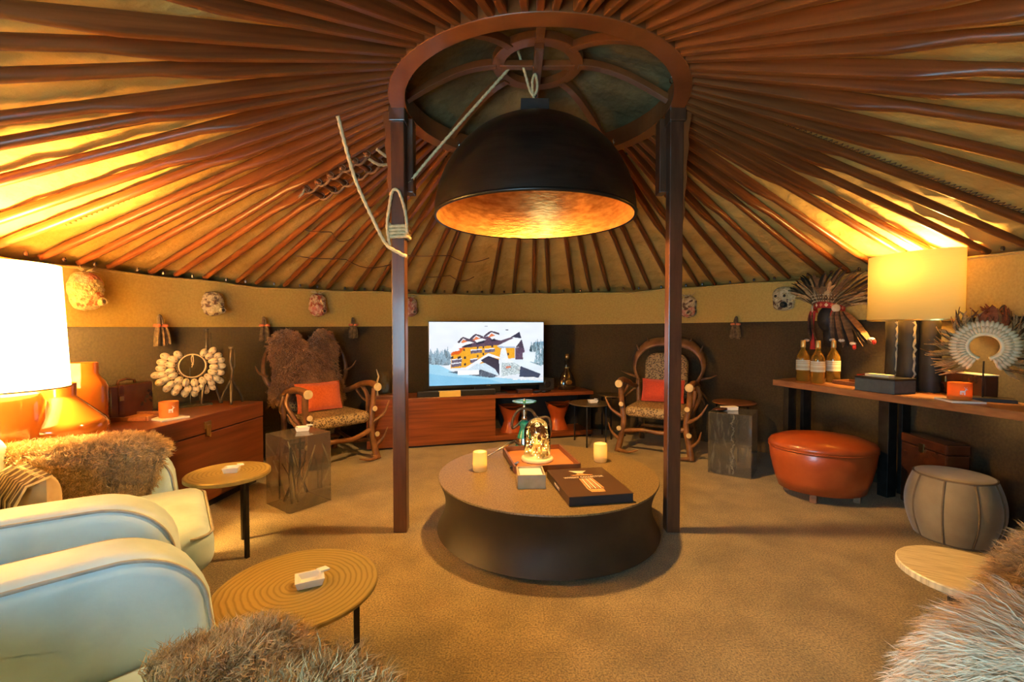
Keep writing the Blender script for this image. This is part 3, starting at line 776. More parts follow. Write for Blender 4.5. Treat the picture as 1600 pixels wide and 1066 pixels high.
# ================================================================== SCREEN CONSOLE
tc_ = thing('media_console', 'low rosewood media console with a sliding front and open shelf under the screen', 'media console', (-1.66, 1.843, 0), math.atan2(0.2655, 0.964))
obj('plinth', G().box((1.27, 0.21, 0.012), (2.48, 0.34, 0.024)), m_black, tc_)
obj('front_panel', G().box((0.685, 0.012, 0.262), (1.37, 0.024, 0.476)), m_wood, tc_, bev=0.002)
obj('side_panel', G().box((0.012, 0.21, 0.262), (0.024, 0.37, 0.476)), m_wood, tc_)
obj('divider', G().box((1.36, 0.21, 0.262), (0.02, 0.37, 0.476)), m_wood, tc_)
obj('back_panel', G().box((1.27, 0.39, 0.262), (2.5, 0.012, 0.476)), m_blackmat, tc_)
obj('shelf_board', G().box((1.96, 0.20, 0.050), (1.18, 0.39, 0.052)), m_wood, tc_, bev=0.002)
obj('end_leg', G().box((2.53, 0.20, 0.262), (0.014, 0.36, 0.524)), m_black, tc_, bev=0.002)
obj('top', G().box((1.275, 0.20, 0.519), (2.56, 0.42, 0.038)), m_wood, tc_, bev=0.003)
cm = Matrix.Translation((-1.66, 1.843, 0)) @ Matrix.Rotation(math.atan2(0.2655, 0.964), 4, 'Z')
crz = math.atan2(0.2655, 0.964)
def con(x, y, z): return tuple(cm @ Vector((x, y, z)))

# television: picture painted as a grid of coloured faces
NXp, NYp = 224, 126
img = np.ones((NYp, NXp, 3)) * np.array([0.90, 0.93, 0.97])
yy, xx = np.mgrid[0:NYp, 0:NXp]
X_ = (xx + 0.5) / NXp; Y_ = (yy + 0.5) / NYp                   # y down
rs = np.random.RandomState(3)
def smooth_noise(n, amp):
    a = rs.rand(n, n)
    gx = X_ * (n - 1); gy = Y_ * (n - 1)
    ix = np.clip(gx.astype(int), 0, n - 2); iy = np.clip(gy.astype(int), 0, n - 2)
    fx = gx - ix; fy = gy - iy
    return amp * ((a[iy, ix] * (1 - fx) + a[iy, ix + 1] * fx) * (1 - fy) + (a[iy + 1, ix] * (1 - fx) + a[iy + 1, ix + 1] * fx) * fy)
img *= (0.97 + 0.05 * (1 - Y_))[..., None]
def poly(pts, c, jit=0.0):
    ins = np.zeros(X_.shape, bool)
    n = len(pts)
    for i in range(n):
        x0, y0 = pts[i]; x1, y1 = pts[(i + 1) % n]
        cond = (y0 > Y_) != (y1 > Y_)
        with np.errstate(divide='ignore', invalid='ignore'):
            xi = (x1 - x0) * (Y_ - y0) / (y1 - y0 + 1e-12) + x0
        ins ^= cond & (X_ < xi)
    cc = np.array(c)[None, None, :] + jit * (rs.rand(NYp, NXp, 1) - 0.5)
    img[ins] = np.clip(np.broadcast_to(cc, img.shape)[ins], 0, 1)
def px(*p): return [((a - 85) / 1420.0, (b - 105) / 810.0) for a, b in p]
# distant forest left and right
for k in range(120):
    x = rs.uniform(90, 330); b = rs.uniform(540, 660); h = rs.uniform(50, 140); w0 = rs.uniform(10, 22)
    c = (0.50 + rs.rand() * 0.25,) * 3
    poly(px((x - w0, b), (x, b - h), (x + w0, b)), (c[0] * 0.78, c[0] * 0.95, c[0] * 1.05), 0.2)
poly(px((1370, 375), (1505, 360), (1505, 420), (1380, 400)), (0.45, 0.62, 0.74), 0.15)
for k in range(110):
    x = rs.uniform(1330, 1505); b = rs.uniform(430, 700); h = rs.uniform(40, 110); w0 = rs.uniform(8, 18)
    c = 0.45 + rs.rand() * 0.35
    poly(px((x - w0, b), (x, b - h), (x + w0, b)), (c * 0.75, c * 0.92, c), 0.2)
# snow slopes
poly(px((85, 640), (200, 650), (360, 740), (700, 800), (960, 840), (1505, 900), (1505, 915), (85, 915)), (0.62, 0.83, 0.93), 0.03)
poly(px((85, 760), (330, 800), (800, 850), (1000, 915), (85, 915)), (0.50, 0.76, 0.90), 0.03)
# house
YEL, ORG, DRK, SNW, SHD, PUR = (0.93, 0.66, 0.16), (0.88, 0.38, 0.12), (0.16, 0.15, 0.22), (0.93, 0.95, 0.98), (0.66, 0.74, 0.84), (0.36, 0.28, 0.36)
poly(px((340, 700), (345, 520), (470, 440), (880, 380), (1130, 400), (1130, 580), (900, 600), (520, 690)), YEL, 0.10)
poly(px((340, 530), (345, 500), (450, 440), (520, 430), (440, 520)), ORG)
poly(px((470, 430), (480, 340), (560, 330), (620, 320), (860, 280), (980, 300), (980, 400), (600, 430)), PUR, 0.15)
for gx_, gy_, s_ in ((490, 290, 72), (645, 252, 84), (835, 212, 100)):
    poly(px((gx_ - s_, gy_ + 75), (gx_ - 10, gy_), (gx_ + s_, gy_ + 35), (gx_ + s_, gy_ + 62), (gx_, gy_ + 26), (gx_ - s_ + 18, gy_ + 92)), (0.30, 0.25, 0.32), 0.08)
    poly(px((gx_ - 40, gy_ + 90), (gx_, gy_ + 40), (gx_ + 50, gy_ + 66), (gx_ + 46, gy_ + 92)), (0.90, 0.50, 0.30))
    poly(px((gx_ - s_, gy_ + 60), (gx_ - 10, gy_ - 10), (gx_ + s_ * 0.9, gy_ + 28), (gx_ - 6, gy_ + 6)), SNW)
    poly(px((gx_ - 20, gy_ + 90), (gx_ + 70, gy_ + 62), (gx_ + 130, gy_ + 82), (gx_ + 10, gy_ + 122)), SNW)
    poly(px((gx_ - 10, gy_ + 122), (gx_ + 110, gy_ + 88), (gx_ + 100, gy_ + 120), (gx_ + 10, gy_ + 145)), DRK, 0.2)
poly(px((870, 300), (1190, 230), (1215, 320), (1130, 300), (960, 350), (880, 330)), SNW)
poly(px((1080, 300), (1190, 232), (1218, 320)), (0.22, 0.22, 0.30), 0.12)
poly(px((940, 350), (1090, 300), (1110, 320), (950, 392)), PUR, 0.12)
poly(px((905, 420), (1060, 340), (1225, 322), (1180, 400), (1140, 440), (950, 445)), SNW)
poly(px((905, 420), (1140, 430), (1140, 448), (940, 448)), SHD)
poly(px((1140, 440), (1220, 330), (1255, 470), (1200, 430)), (0.28, 0.24, 0.32), 0.1)
poly(px((1135, 450), (1200, 430), (1260, 475), (1230, 620), (1140, 600)), (0.38, 0.30, 0.40), 0.25)
poly(px((300, 470), (400, 400), (450, 470), (330, 492)), SNW)
poly(px((370, 390), (470, 370), (520, 400), (440, 440), (380, 420)), SNW)
for bx, by, bw in ((580, 470, 140), (750, 462, 130), (350, 590, 120), (345, 640, 120), (575, 590, 90)):
    poly(px((bx, by), (bx + bw, by - 12), (bx + bw, by + 30), (bx, by + 45)), (0.42, 0.38, 0.46), 0.3)
    poly(px((bx, by - 8), (bx + bw, by - 20), (bx + bw, by - 8), (bx, by + 6)), SNW)
for wx_, wy_ in ((500, 465), (665, 440), (735, 432), (845, 420), (360, 560), (445, 560), (512, 565), (665, 545), (735, 520), (1045, 525), (512, 650), (430, 565)):
    poly(px((wx_ - 12, wy_ - 14), (wx_ + 12, wy_ - 16), (wx_ + 12, wy_ + 14), (wx_ - 12, wy_ + 16)), (0.24, 0.20, 0.22))
# lower snowy roofs, shrubs, shed
poly(px((500, 700), (800, 510), (930, 560), (1000, 600), (820, 560), (560, 720)), SNW)
poly(px((700, 600), (800, 545), (930, 600), (935, 800), (860, 830), (760, 650)), (0.20, 0.20, 0.28), 0.12)
poly(px((540, 720), (650, 645), (760, 640), (880, 720), (930, 800), (800, 830), (640, 790)), (0.80, 0.88, 0.94), 0.16)
poly(px((560, 790), (700, 720), (900, 800), (840, 835)), (0.30, 0.36, 0.44), 0.45)
poly(px((930, 600), (960, 450), (1010, 440), (1050, 600), (1200, 620), (1210, 780), (960, 840)), (0.92, 0.95, 0.98), 0.12)
poly(px((960, 640), (1190, 640), (1200, 790), (960, 820)), (0.72, 0.78, 0.80), 0.5)
poly(px((1010, 690), (1080, 680), (1080, 710), (1020, 715)), (0.82, 0.50, 0.40), 0.2)
poly(px((1060, 600), (1220, 600), (1470, 690), (1470, 800), (1210, 690)), (0.88, 0.93, 0.97), 0.03)
poly(px((1200, 700), (1210, 690), (1470, 800), (1440, 850), (1190, 830)), (0.24, 0.28, 0.38), 0.1)
poly(px((1230, 510), (1400, 500), (1385, 640), (1240, 620)), (0.90, 0.94, 0.97), 0.02)
poly(px((1320, 490), (1335, 410), (1355, 490)), (0.2, 0.3, 0.34), 0.1)
poly(px((310, 745), (420, 735), (420, 770)), (0.30, 0.40, 0.48), 0.1)
poly(px((420, 728), (680, 728), (680, 785), (420, 785)), (0.97, 0.97, 0.97))
for bx, by in ((770, 160), (1030, 207)):
    poly(px((bx - 18, by - 3), (bx + 18, by - 3), (bx + 16, by + 5), (bx - 14, by + 5)), (0.35, 0.38, 0.42))
for bx, by, bw in ((1105, 862, 65), (1200, 845, 75), (1200, 870, 30), (1240, 868, 36), (1300, 843, 92), (1312, 868, 28), (1348, 868, 32), (1405, 855, 95)):
    poly(px((bx, by - 7), (bx + bw, by - 7), (bx + bw, by + 7), (bx, by + 7)), (0.96, 0.96, 0.96), 0.25)
img = np.clip(img + smooth_noise(14, 0.04)[..., None] - 0.02, 0, 1)

tv = thing('television', 'large flat television showing a snowy mountain chalet', 'television', con(1.325, 0.17, 0.536), crz)
TW, TH_ = 1.35, 0.746; Z0 = 0.075
obj('body', G().box((0, 0.020, Z0 + TH_ / 2), (TW, 0.036, TH_)), m_black, tv, bev=0.004)
vx = np.linspace(-TW / 2 + 0.008, TW / 2 - 0.008, NXp + 1); vz = np.linspace(Z0 + TH_ - 0.008, Z0 + 0.028, NYp + 1)
GX, GZ = np.meshgrid(vx, vz)
co = np.stack([GX.ravel(), np.full(GX.size, -0.0005), GZ.ravel()], 1)
jj, ii = np.mgrid[0:NYp, 0:NXp]
b0 = (jj * (NXp + 1) + ii).ravel()
faces = np.stack([b0, b0 + NXp + 1, b0 + NXp + 2, b0 + 1], 1)
me = bpy.data.meshes.new('screen'); me.from_pydata(co.tolist(), [], faces.tolist())
ca = me.color_attributes.new('picture', 'FLOAT_COLOR', 'CORNER')
lin = np.where(img <= 0.04045, img / 12.92, ((img + 0.055) / 1.055) ** 2.4)
cc = np.concatenate([lin.reshape(-1, 3), np.ones((NXp * NYp, 1))], 1)
ca.data.foreach_set('color', np.repeat(cc, 4, axis=0).astype(np.float32).ravel())
ms = bpy.data.materials.new('lit_screen'); ms.use_nodes = True
b = ms.node_tree.nodes['Principled BSDF']; at = ms.node_tree.nodes.new('ShaderNodeVertexColor'); at.layer_name = 'picture'
ms.node_tree.links.new(at.outputs[0], b.inputs['Emission Color']); b.inputs['Emission Strength'].default_value = 0.62
b.inputs['Base Color'].default_value = (0.02, 0.02, 0.02, 1); b.inputs['Roughness'].default_value = 0.3
obj('screen', me, ms, tv, label='lit picture of a snow-covered chalet')
obj('brand_badge', G().box((0, -0.001, Z0 + 0.014), (0.05, 0.003, 0.010)), m_steel, tv)
obj('stand', G().box((0, 0.03, Z0 / 2 + 0.005), (0.30, 0.03, Z0 + 0.01)).box((0, 0.02, 0.006), (0.42, 0.16, 0.012)), m_black, tv, bev=0.003)
t = thing('soundbar', 'long black soundbar lying under the television', 'soundbar', con(0.95, 0.055, 0.538), crz)
obj('body', G().box((0, 0, 0.03), (0.86, 0.055, 0.058)), m_blackmat, t, bev=0.008)
obj('grille', G().box((0, -0.029, 0.03), (0.82, 0.004, 0.046)), m_black, t)
t = thing('yellow_card_box', 'small flat yellow box lying before the soundbar', 'box', con(0.86, 0.0, 0.538), crz)
m_yel = mat('yellow_card', (0.72, 0.48, 0.10), 0.6, col2=(0.78, 0.54, 0.14), scale=9)
obj('body', G().prism([(-0.11, -0.014), (0.12, -0.014), (0.08, 0.018), (-0.11, 0.018)], 0, 0.055), m_yel, t, bev=0.002)
obj('lid', G().box((0.0, 0.003, 0.060), (0.235, 0.036, 0.008)), m_yel, t, bev=0.001)
t = thing('antler_ornament', 'small white antler photo stand on the console, behind the left post', 'ornament', con(0.22, 0.18, 0.538), crz)
for sx in (-0.11, 0.11):
    obj('antler_upright', G().tube([(sx, 0, 0.012), (sx * 1.15, 0.0, 0.12), (sx * 0.9, 0.01, 0.22), (sx * 1.1, 0.0, 0.30)], [0.013, 0.011, 0.009, 0.004], 8), m_whiteshell, t, smooth=True)
obj('glass_pane', G().box((0, 0.004, 0.15), (0.18, 0.006, 0.25)), m_clear, t)
obj('base', G().box((0, 0, 0.008), (0.26, 0.07, 0.016)), m_traywood, t, bev=0.003)

# cognac decanter
t = thing('cognac_decanter', 'bulbous dark glass cognac decanter with gold oval label on the console', 'bottle', con(2.30, 0.19, 0.538), crz)
m_dkglass = mat('dark_bottle_glass', (0.020, 0.012, 0.006), 0.06, col2=(0.028, 0.016, 0.008), scale=4, coat=0.6)
obj('body', G().lathe([(0.075, 0), (0.108, 0.012), (0.114, 0.05), (0.104, 0.11), (0.075, 0.18), (0.042, 0.235), (0.026, 0.27), (0.023, 0.35), (0.028, 0.355), (0.028, 0.37)], 36, sy=0.62), m_dkglass, t, smooth=True)
obj('stopper', G().lathe([(0.02, 0.368), (0.026, 0.375), (0.03, 0.40), (0.022, 0.425), (0.010, 0.432)], 20), m_brass, t, smooth=True)
obj('label_plate', G().ball((0, -0.066, 0.095), (0.042, 0.006, 0.030), 16, 8), m_brass, t, smooth=True)
obj('neck_band', G().lathe([(0.0275, 0.262), (0.0275, 0.275)], 24, sy=0.7), m_brass, t)
t = thing('leather_box', 'small flat reddish leather box under the right end of the television', 'box', con(1.72, 0.06, 0.538), crz)
obj('body', G().box((0, 0, 0.018), (0.17, 0.10, 0.036)), m_casedk, t, bev=0.004)
obj('lid', G().box((0, 0, 0.040), (0.174, 0.104, 0.010)), m_casedk, t, bev=0.003)
for k, (x, l) in enumerate(((1.90, 'black remote control lying beside the small reddish leather box'), (1.99, 'black remote control lying nearest the cognac decanter'))):
    t = thing('remote_control', l, 'remote control', con(x, 0.06, 0.538), crz + 0.5 + 0.3 * k, 'remote controls')
    obj('body', G().box((0, 0, 0.010), (0.16, 0.045, 0.018)), m_black, t, bev=0.005)
    for q in range(4): obj('button', G().box((-0.05 + 0.03 * q, 0, 0.020), (0.014, 0.02, 0.003)), m_blackmat, t)
t = thing('speaker_box', 'small black speaker box behind the cognac decanter', 'speaker', con(2.06, 0.30, 0.538), crz)
obj('body', G().box((0, 0, 0.07), (0.19, 0.12, 0.14)), m_blackmat, t, bev=0.005)
obj('cone', G().lathe([(0.05, 0), (0.03, 0.008)], 20).xf(Matrix.Translation((0, -0.062, 0.07)) @ Matrix.Rotation(PI / 2, 4, 'X')), m_black, t)

# saddle stools on the open shelf
def saddle(x, label):
    t = thing('leather_stool', label, 'stool', con(x, 0.19, 0.077), crz, 'leather stools on the console shelf')
    def fn(u, v):
        a = 2 * PI * u; r = 0.085 + 0.055 * abs(v - 0.42) ** 1.3 * 2.6
        sx = 1.0; z = v * 0.30
        if v > 0.8: z += 0.03 * (v - 0.8) / 0.2 * math.cos(2 * a)
        return (r * math.cos(a), r * 0.85 * math.sin(a), z)
    obj('body', G().grid(fn, 32, 14, closed_u=True), m_orleather, t, smooth=True)
    obj('seat', G().lathe([(0.02, 0.285), (0.10, 0.282), (0.132, 0.30), (0.14, 0.308)], 32, sy=0.85, cap1=False), m_orleather, t, smooth=True)
    obj('foot', G().lathe([(0.125, 0.0), (0.125, 0.008)], 32, sy=0.85), m_casedk, t)
saddle(1.60, 'cognac leather waisted stool on the console shelf, next to the wooden front')
saddle(2.18, 'cognac leather waisted stool on the console shelf, next to its dark end')

# ================================================================== ROUND SIDE TABLES, ASHTRAYS
def round_table(loc, r, h, m_top, label, rz=0.0, thick=0.022, leg_r=0.010, inset=0.62, feet=3, name='side_table'):
    t = thing(name, label, 'side table', loc, rz)
    obj('top', G().lathe([(r - 0.01, h - thick), (r, h - thick + 0.006), (r, h - 0.004), (r - 0.004, h)], 56), m_top, t, smooth=True, auto=40)
    for k in range(feet):
        a = 2 * PI * k / feet
        obj('leg', G().box((r * inset * math.cos(a), r * inset * math.sin(a), (h - thick) / 2), (leg_r * 2, leg_r * 2, h - thick)), m_iron, t, bev=0.001)
    for k in range(feet):
        a = 2 * PI * k / feet; b2 = 2 * PI * (k + 1) / feet
        p = (r * inset * math.cos(a), r * inset * math.sin(a), h - thick - 0.012); q = (r * inset * math.cos(b2), r * inset * math.sin(b2), h - thick - 0.012)
        obj('rail', G().tube([p, q], 0.007, 4), m_iron, t)
    return t
round_table((-1.77, -0.275, 0), 0.215, 0.46, m_bronze_top if False else m_gold_top, 'tall small round side table with tan carved top beside the fleece-covered armchair', -0.45, 0.026, 0.010, 0.72)
t_gold = round_table((-0.97, -1.14, 0), 0.292, 0.30, m_gold_top, 'low wide round golden table with carved growth rings in front', 0.42, 0.02, 0.011, 0.72, 4)
round_table((0.70, 2.19, 0), 0.225, 0.455, m_bronze_top, 'round dark bronze side table in front of the console shelf', -1.85, 0.016, 0.007, 0.9)
round_table((1.03, 2.50, 0), 0.17, 0.50, m_bronze_top, 'dim dark round side table standing behind the bronze one', 0.2, 0.016, 0.007, 0.9)
round_table((2.03, 1.62, 0), 0.20, 0.555, mat('red_bronze', (0.22, 0.085, 0.035), 0.35, 0.4, col2=(0.30, 0.12, 0.05), scale=8), 'thin reddish round side table behind the clear log cube', 0.3, 0.014, 0.007, 0.85)
round_table((1.47, -1.24, 0), 0.195, 0.41, m_pale_top, 'pale carved round side table beside the shaggy armchair', -0.5, 0.03, 0.010, 0.25)

def ashtray(loc, rz, s, label):
    t = thing('ashtray', label, 'ashtray', loc, rz, 'white porcelain ashtrays')
    o_, i_ = s, s * 0.80
    v = []
    for r, z in ((o_ * 0.82, 0.0), (o_, 0.030), (i_, 0.030), (i_ * 0.72, 0.010)):
        v += [(r, r * 0.8, z), (-r, r * 0.8, z), (-r, -r * 0.8, z), (r, -r * 0.8, z)]
    f = [(3, 2, 1, 0)]
    for i in range(3):
        for k in range(4): f.append((i * 4 + k, i * 4 + (k + 1) % 4, (i + 1) * 4 + (k + 1) % 4, (i + 1) * 4 + k))
    f.append((12, 13, 14, 15))
    obj('dish', G().add(v, f), m_porcelain, t, bev=0.002)
    obj('match_card', G().box((o_ * 0.95, o_ * 0.35, 0.036), (s * 0.75, s * 0.62, 0.007), M=Matrix.Rotation(0.5, 3, 'Z') @ Matrix.Rotation(0.12, 3, 'Y')), m_white, t, bev=0.001)
    return t
ashtray((-1.75, -0.275, 0.46), 0.25, 0.042, 'white ashtray on the tall small round table')
ashtray((-0.93, -1.13, 0.30), 0.45, 0.052, 'white ashtray with match card on the low golden table')
ashtray((0.74, 2.19, 0.455), 0.2, 0.05, 'white ashtray on the round dark bronze table')
ashtray((-1.71, 0.52, 0.518), 0.4, 0.05, 'white ashtray on the clear cube of twigs')
t = thing('cigar_box', 'small white box lying on the clear log cube', 'box', (1.80, 1.24, 0.543), 0.1)
obj('body', G().box((0, 0, 0.012), (0.13, 0.07, 0.024)), m_white, t, bev=0.002)
obj('lid', G().box((0, 0, 0.027), (0.134, 0.074, 0.008)), m_white, t, bev=0.002)
t = thing('leather_pouch', 'small dark red leather pouch lying on the clear log cube', 'pouch', (1.70, 1.20, 0.543), 0.3)
obj('body', G().ball((0, 0, 0.014), (0.075, 0.045, 0.014), 16, 8), m_casedk, t, smooth=True)
obj('flap', G().ball((0.01, -0.012, 0.024), (0.055, 0.03, 0.006), 14, 6), m_casedk, t, smooth=True)

# ================================================================== CLEAR ACRYLIC CUBES
def acrylic(loc, rz, s, h, label):
    t = thing('acrylic_cube', label, 'side table', loc, rz)
    obj('block', G().box((0, 0, h / 2), (s, s, h)), m_acrylic, t, bev=0.004)
    return t
ux = Vector((-1.956 + 1.669, 0.407 - 0.27)); uy = Vector((-1.482 + 1.669, 0.531 - 0.27))
cL = Vector((-1.669, 0.27)) + (ux + uy) / 2
aL = acrylic((cL.x, cL.y, 0), math.atan2(0.531 - 0.27, -1.482 + 1.669), 0.318, 0.517, 'clear acrylic cube table with dark twigs cast inside, before the fur-backed chair')
R_ = random.Random(11)
for k in range(12):
    a = Vector((R_.uniform(-.11, .11), R_.uniform(-.11, .11), 0.03)); e = Vector((max(-.13, min(.13, a.x + R_.uniform(-.2, .2))), max(-.13, min(.13, a.y + R_.uniform(-.2, .2))), R_.uniform(.3, .49)))
    md = (a + e) / 2 + Vector((R_.uniform(-.02, .02), R_.uniform(-.02, .02), 0))
    r0 = R_.uniform(0.006, 0.013)
    obj('twig', G().tube([a, md, e], [r0, r0 * 0.8, r0 * 0.5], 7), m_twig if k % 3 else m_paleband, aL, smooth=True)
vL = Vector((-0.815, 0.58)); vR = Vector((0.58, 0.815)); s = 0.345
cR = Vector((1.862, 0.964)) + (vL + vR) * s / 2
aR = acrylic((cR.x, cR.y, 0), math.atan2(-vL.y, -vL.x), s, 0.541, 'clear acrylic cube table with split black log cast inside, beside the leather pouf')
def log_fn(u, v):
    a = 2 * PI * u
    r = 0.085 + 0.012 * math.sin(3 * a + v * 7) + 0.006 * math.sin(7 * a + v * 19)
    x = max(-0.16, min(0.02 + 0.014 * math.sin(v * 17), -0.085 + r * 1.5 * math.cos(a)))
    return (x, max(-0.165, -0.06 + r * 1.2 * math.sin(a)), 0.006 + v * 0.527)
obj('split_log', G().grid(log_fn, 40, 24, closed_u=True), m_bark, aR, smooth=True)
obj('bleached_edge', G().tube([(0.020 + 0.010 * math.sin(k * 0.7) + 0.006 * math.sin(k * 2.9), -0.150 + 0.004 * math.sin(k), 0.012 + k * 0.013) for k in range(41)], [0.005 + 0.003 * math.sin(k * 1.7) for k in range(41)], 6), m_paleband, aR, smooth=True)
obj('cast_joint', G().box((0, 0, 0.285), (s * 0.992, s * 0.992, 0.003)), m_acrylic, aR)

# ================================================================== COFFEE TABLE AND ITS THINGS
CT = 0.35
m_alabglow = lampshade_mat('thin_alabaster', (0.86, 0.72, 0.42), 0.5)
ct = thing('coffee_table', 'low round drum coffee table with waisted black side under the pendant', 'coffee table', (0.07, 0.075, 0))
obj('plinth', G().lathe([(0.60, 0), (0.60, 0.03)], 64), m_black, ct)
prof = [(0.60, 0.026)]
for k in range(17):
    u = k / 16
    prof.append((0.702 - 0.048 * math.sin(PI * min(1, u * 1.0)) ** 0.9 - 0.010 * u, 0.028 + 0.312 * u))
obj('drum', G().lathe(prof, 96, cap1=False), m_tablebody, ct, smooth=True, auto=50)
obj('top', G().lathe([(0.690, 0.338), (0.693, 0.343), (0.691, 0.35)], 96), m_tabletop, ct, smooth=True, auto=40)
for x, y, l in ((-0.365, 0.10, 'cream cylindrical candle cup nearest the left post on the coffee table'), (0.46, 0.31, 'cream cylindrical candle cup beyond the whisky book on the coffee table')):
    t = thing('candle_cup', l, 'candle holder', (x, y, CT), 0, 'cream candle cups on the coffee table')
    obj('cup', G().lathe([(0.040, 0), (0.046, 0.006), (0.046, 0.122), (0.043, 0.126), (0.039, 0.124), (0.038, 0.03)], 40, cap1=True), m_alabglow, t, smooth=True, auto=50)
    obj('tealight', G().lathe([(0.02, 0.032), (0.02, 0.046)], 20), m_white, t)
    lamp_light('candle_light', (0, 0, 0.075), 0.55, 0.012, t, (1.0, 0.6, 0.18))
tray((0.035, 0.315, CT), 0.17, 0.43, 0.50, 0.045, 'large wooden tray with orange leather inside holding the glass dome', m_traylthr, m_traywood, 'serving_tray')

# glass dome with lit gold scene
gd = thing('glass_cloche', 'glass dome with golden reindeer, twigs and fairy lights on the leather tray', 'glass dome', (0.02, 0.30, CT + 0.012))
obj('base', G().lathe([(0.108, 0), (0.112, 0.006), (0.110, 0.02), (0.10, 0.026)], 48), m_alab, gd, smooth=True)
prof = [(0.092, 0.026), (0.092, 0.17)] + [(0.092 * math.cos(a), 0.19 + 0.105 * math.sin(a)) for a in [PI / 2 * k / 12 for k in range(12)]] + [(0.002, 0.295)]
obj('bell', G().lathe(prof, 48, cap0=False), m_clear, gd, smooth=True)
obj('finial', G().ball((0, 0, 0.303), 0.010, 12, 8), m_clear, gd, smooth=True)
m_gilt = mat('gilt', (0.62, 0.40, 0.12), 0.35, 0.6, col2=(0.72, 0.50, 0.18), scale=20)
m_frost = mat('frosted_ball', (0.74, 0.58, 0.28), 0.5, col2=(0.82, 0.68, 0.38), scale=20)
m_fairy = mat('fairy_light', (1, 0.85, 0.5), 0.4, emit=(1.0, 0.66, 0.24), estr=9.0)
g = G()
M_ = Matrix.Identity(3)
g.ball((0, 0, 0.105), (0.030, 0.014, 0.016), 12, 8).tube([(0.022, 0, 0.11), (0.035, 0, 0.14)], [0.010, 0.006], 8).ball((0.043, 0, 0.146), (0.014, 0.006, 0.007), 8, 6)
for lx, ly in ((-0.022, -0.007), (-0.02, 0.007), (0.018, -0.007), (0.021, 0.007)): g.tube([(lx, ly, 0.10), (lx + 0.002, ly, 0.07), (lx, ly, 0.04)], [0.005, 0.003, 0.003], 6)
for sy in (-1, 1): g.tube([(0.036, 0, 0.15), (0.03, 0.012 * sy, 0.17), (0.036, 0.02 * sy, 0.185)], [0.003, 0.002, 0.001], 5).tube([(0.03, 0.012 * sy, 0.17), (0.044, 0.014 * sy, 0.178)], [0.002, 0.001], 5)
obj('reindeer', g, m_gilt, gd, smooth=True)
R_ = random.Random(4)
for k in range(22):
    a = R_.uniform(0, 2 * PI); r = 0.075 * math.sqrt(R_.random())
    s_ = R_.uniform(0.008, 0.018)
    obj('snow_ball', G().ball((r * math.cos(a), r * math.sin(a), 0.03 + s_ * 0.8 + R_.random() * 0.025), s_, 10, 7), m_frost if k % 2 else m_gilt, gd, smooth=True)
for k in range(9):
    a = R_.uniform(0, 2 * PI); r = 0.03 + 0.035 * R_.random(); h = R_.uniform(0.10, 0.19)
    b_ = Vector((r * math.cos(a), r * math.sin(a), 0.03)); e_ = b_ + Vector((R_.uniform(-.02, .02), R_.uniform(-.02, .02), h))
    g = G().tube([b_, (b_ + e_) / 2 + Vector((0.006, 0, 0)), e_], [0.003, 0.002, 0.001], 5)
    for q in range(3):
        c_ = b_.lerp(e_, 0.35 + 0.2 * q); g.tube([c_, c_ + Vector((R_.uniform(-.025, .025), R_.uniform(-.025, .025), 0.03))], [0.0018, 0.0008], 4)
    obj('gilt_twig', g, m_gilt, gd)
for k in range(26):
    a = R_.uniform(0, 2 * PI); r = 0.078 * math.sqrt(R_.random())
    obj('fairy_bulb', G().ball((r * math.cos(a), r * math.sin(a), 0.035 + R_.random() ** 1.6 * 0.13), 0.0032, 6, 4), m_fairy, gd)
lamp_light('fairy_light', (0, 0, 0.12), 0.7, 0.03, gd, (1.0, 0.62, 0.22))

# napkin box, cutter, book
t = thing('napkin_box', 'small open taupe box of white napkins on the coffee table', 'box', (-0.045, -0.155, CT), 0.05)
m_taupe = mat('taupe_card', (0.42, 0.33, 0.20), 0.6, col2=(0.48, 0.38, 0.24), scale=20)
obj('floor_board', G().box((0, 0, 0.004), (0.158, 0.168, 0.008)), m_taupe, t)
for dx, dy, sx, sy in ((0, 0.081, 0.16, 0.008), (0, -0.081, 0.16, 0.008), (0.076, 0, 0.008, 0.154), (-0.076, 0, 0.008, 0.154)):
    obj('side', G().box((dx, dy, 0.04), (sx, sy, 0.08)), m_taupe, t, bev=0.001)
obj('napkins', G().box((0, 0.01, 0.04), (0.136, 0.13, 0.064)), m_white, t, bev=0.003)
t = thing('cigar_cutter', 'slim steel cigar cutter with dark handle lying in the leather tray', 'cutter', (-0.135, 0.16, CT + 0.013), 1.25)
obj('blade', G().box((0.035, 0, 0.006), (0.07, 0.018, 0.006)), m_steel, t, bev=0.001)
obj('handle', G().box((-0.035, 0, 0.008), (0.085, 0.024, 0.014)), m_black, t, bev=0.003)
obj('pivot', G().lathe([(0.008, 0.012), (0.008, 0.017)], 12), m_steel, t)
t_book = thing('whisky_book', 'large brown boxed book with a cut crystal decanter on its cover', 'book', (0.277, -0.245, CT), 0.175)
m_cover_b = mat('brown_cover', (0.075, 0.036, 0.016), 0.35, col2=(0.095, 0.046, 0.021), scale=3)
m_navy = mat('black_page_edge', (0.014, 0.016, 0.020), 0.45, col2=(0.02, 0.023, 0.028), scale=30, stretch=(1, 1, 20))
obj('slipcase', G().box((0, 0, 0.024), (0.352, 0.46, 0.046)), m_navy, t_book, bev=0.002)
obj('front_cover', G().box((0, 0, 0.0485), (0.356, 0.464, 0.003)), m_cover_b, t_book)
obj('spine', G().box((-0.1775, 0, 0.025), (0.003, 0.464, 0.046)), m_cover_b, t_book)
m_ink = mat('pale_gold_ink', (0.78, 0.62, 0.40), 0.5, col2=(0.84, 0.70, 0.50), scale=30)
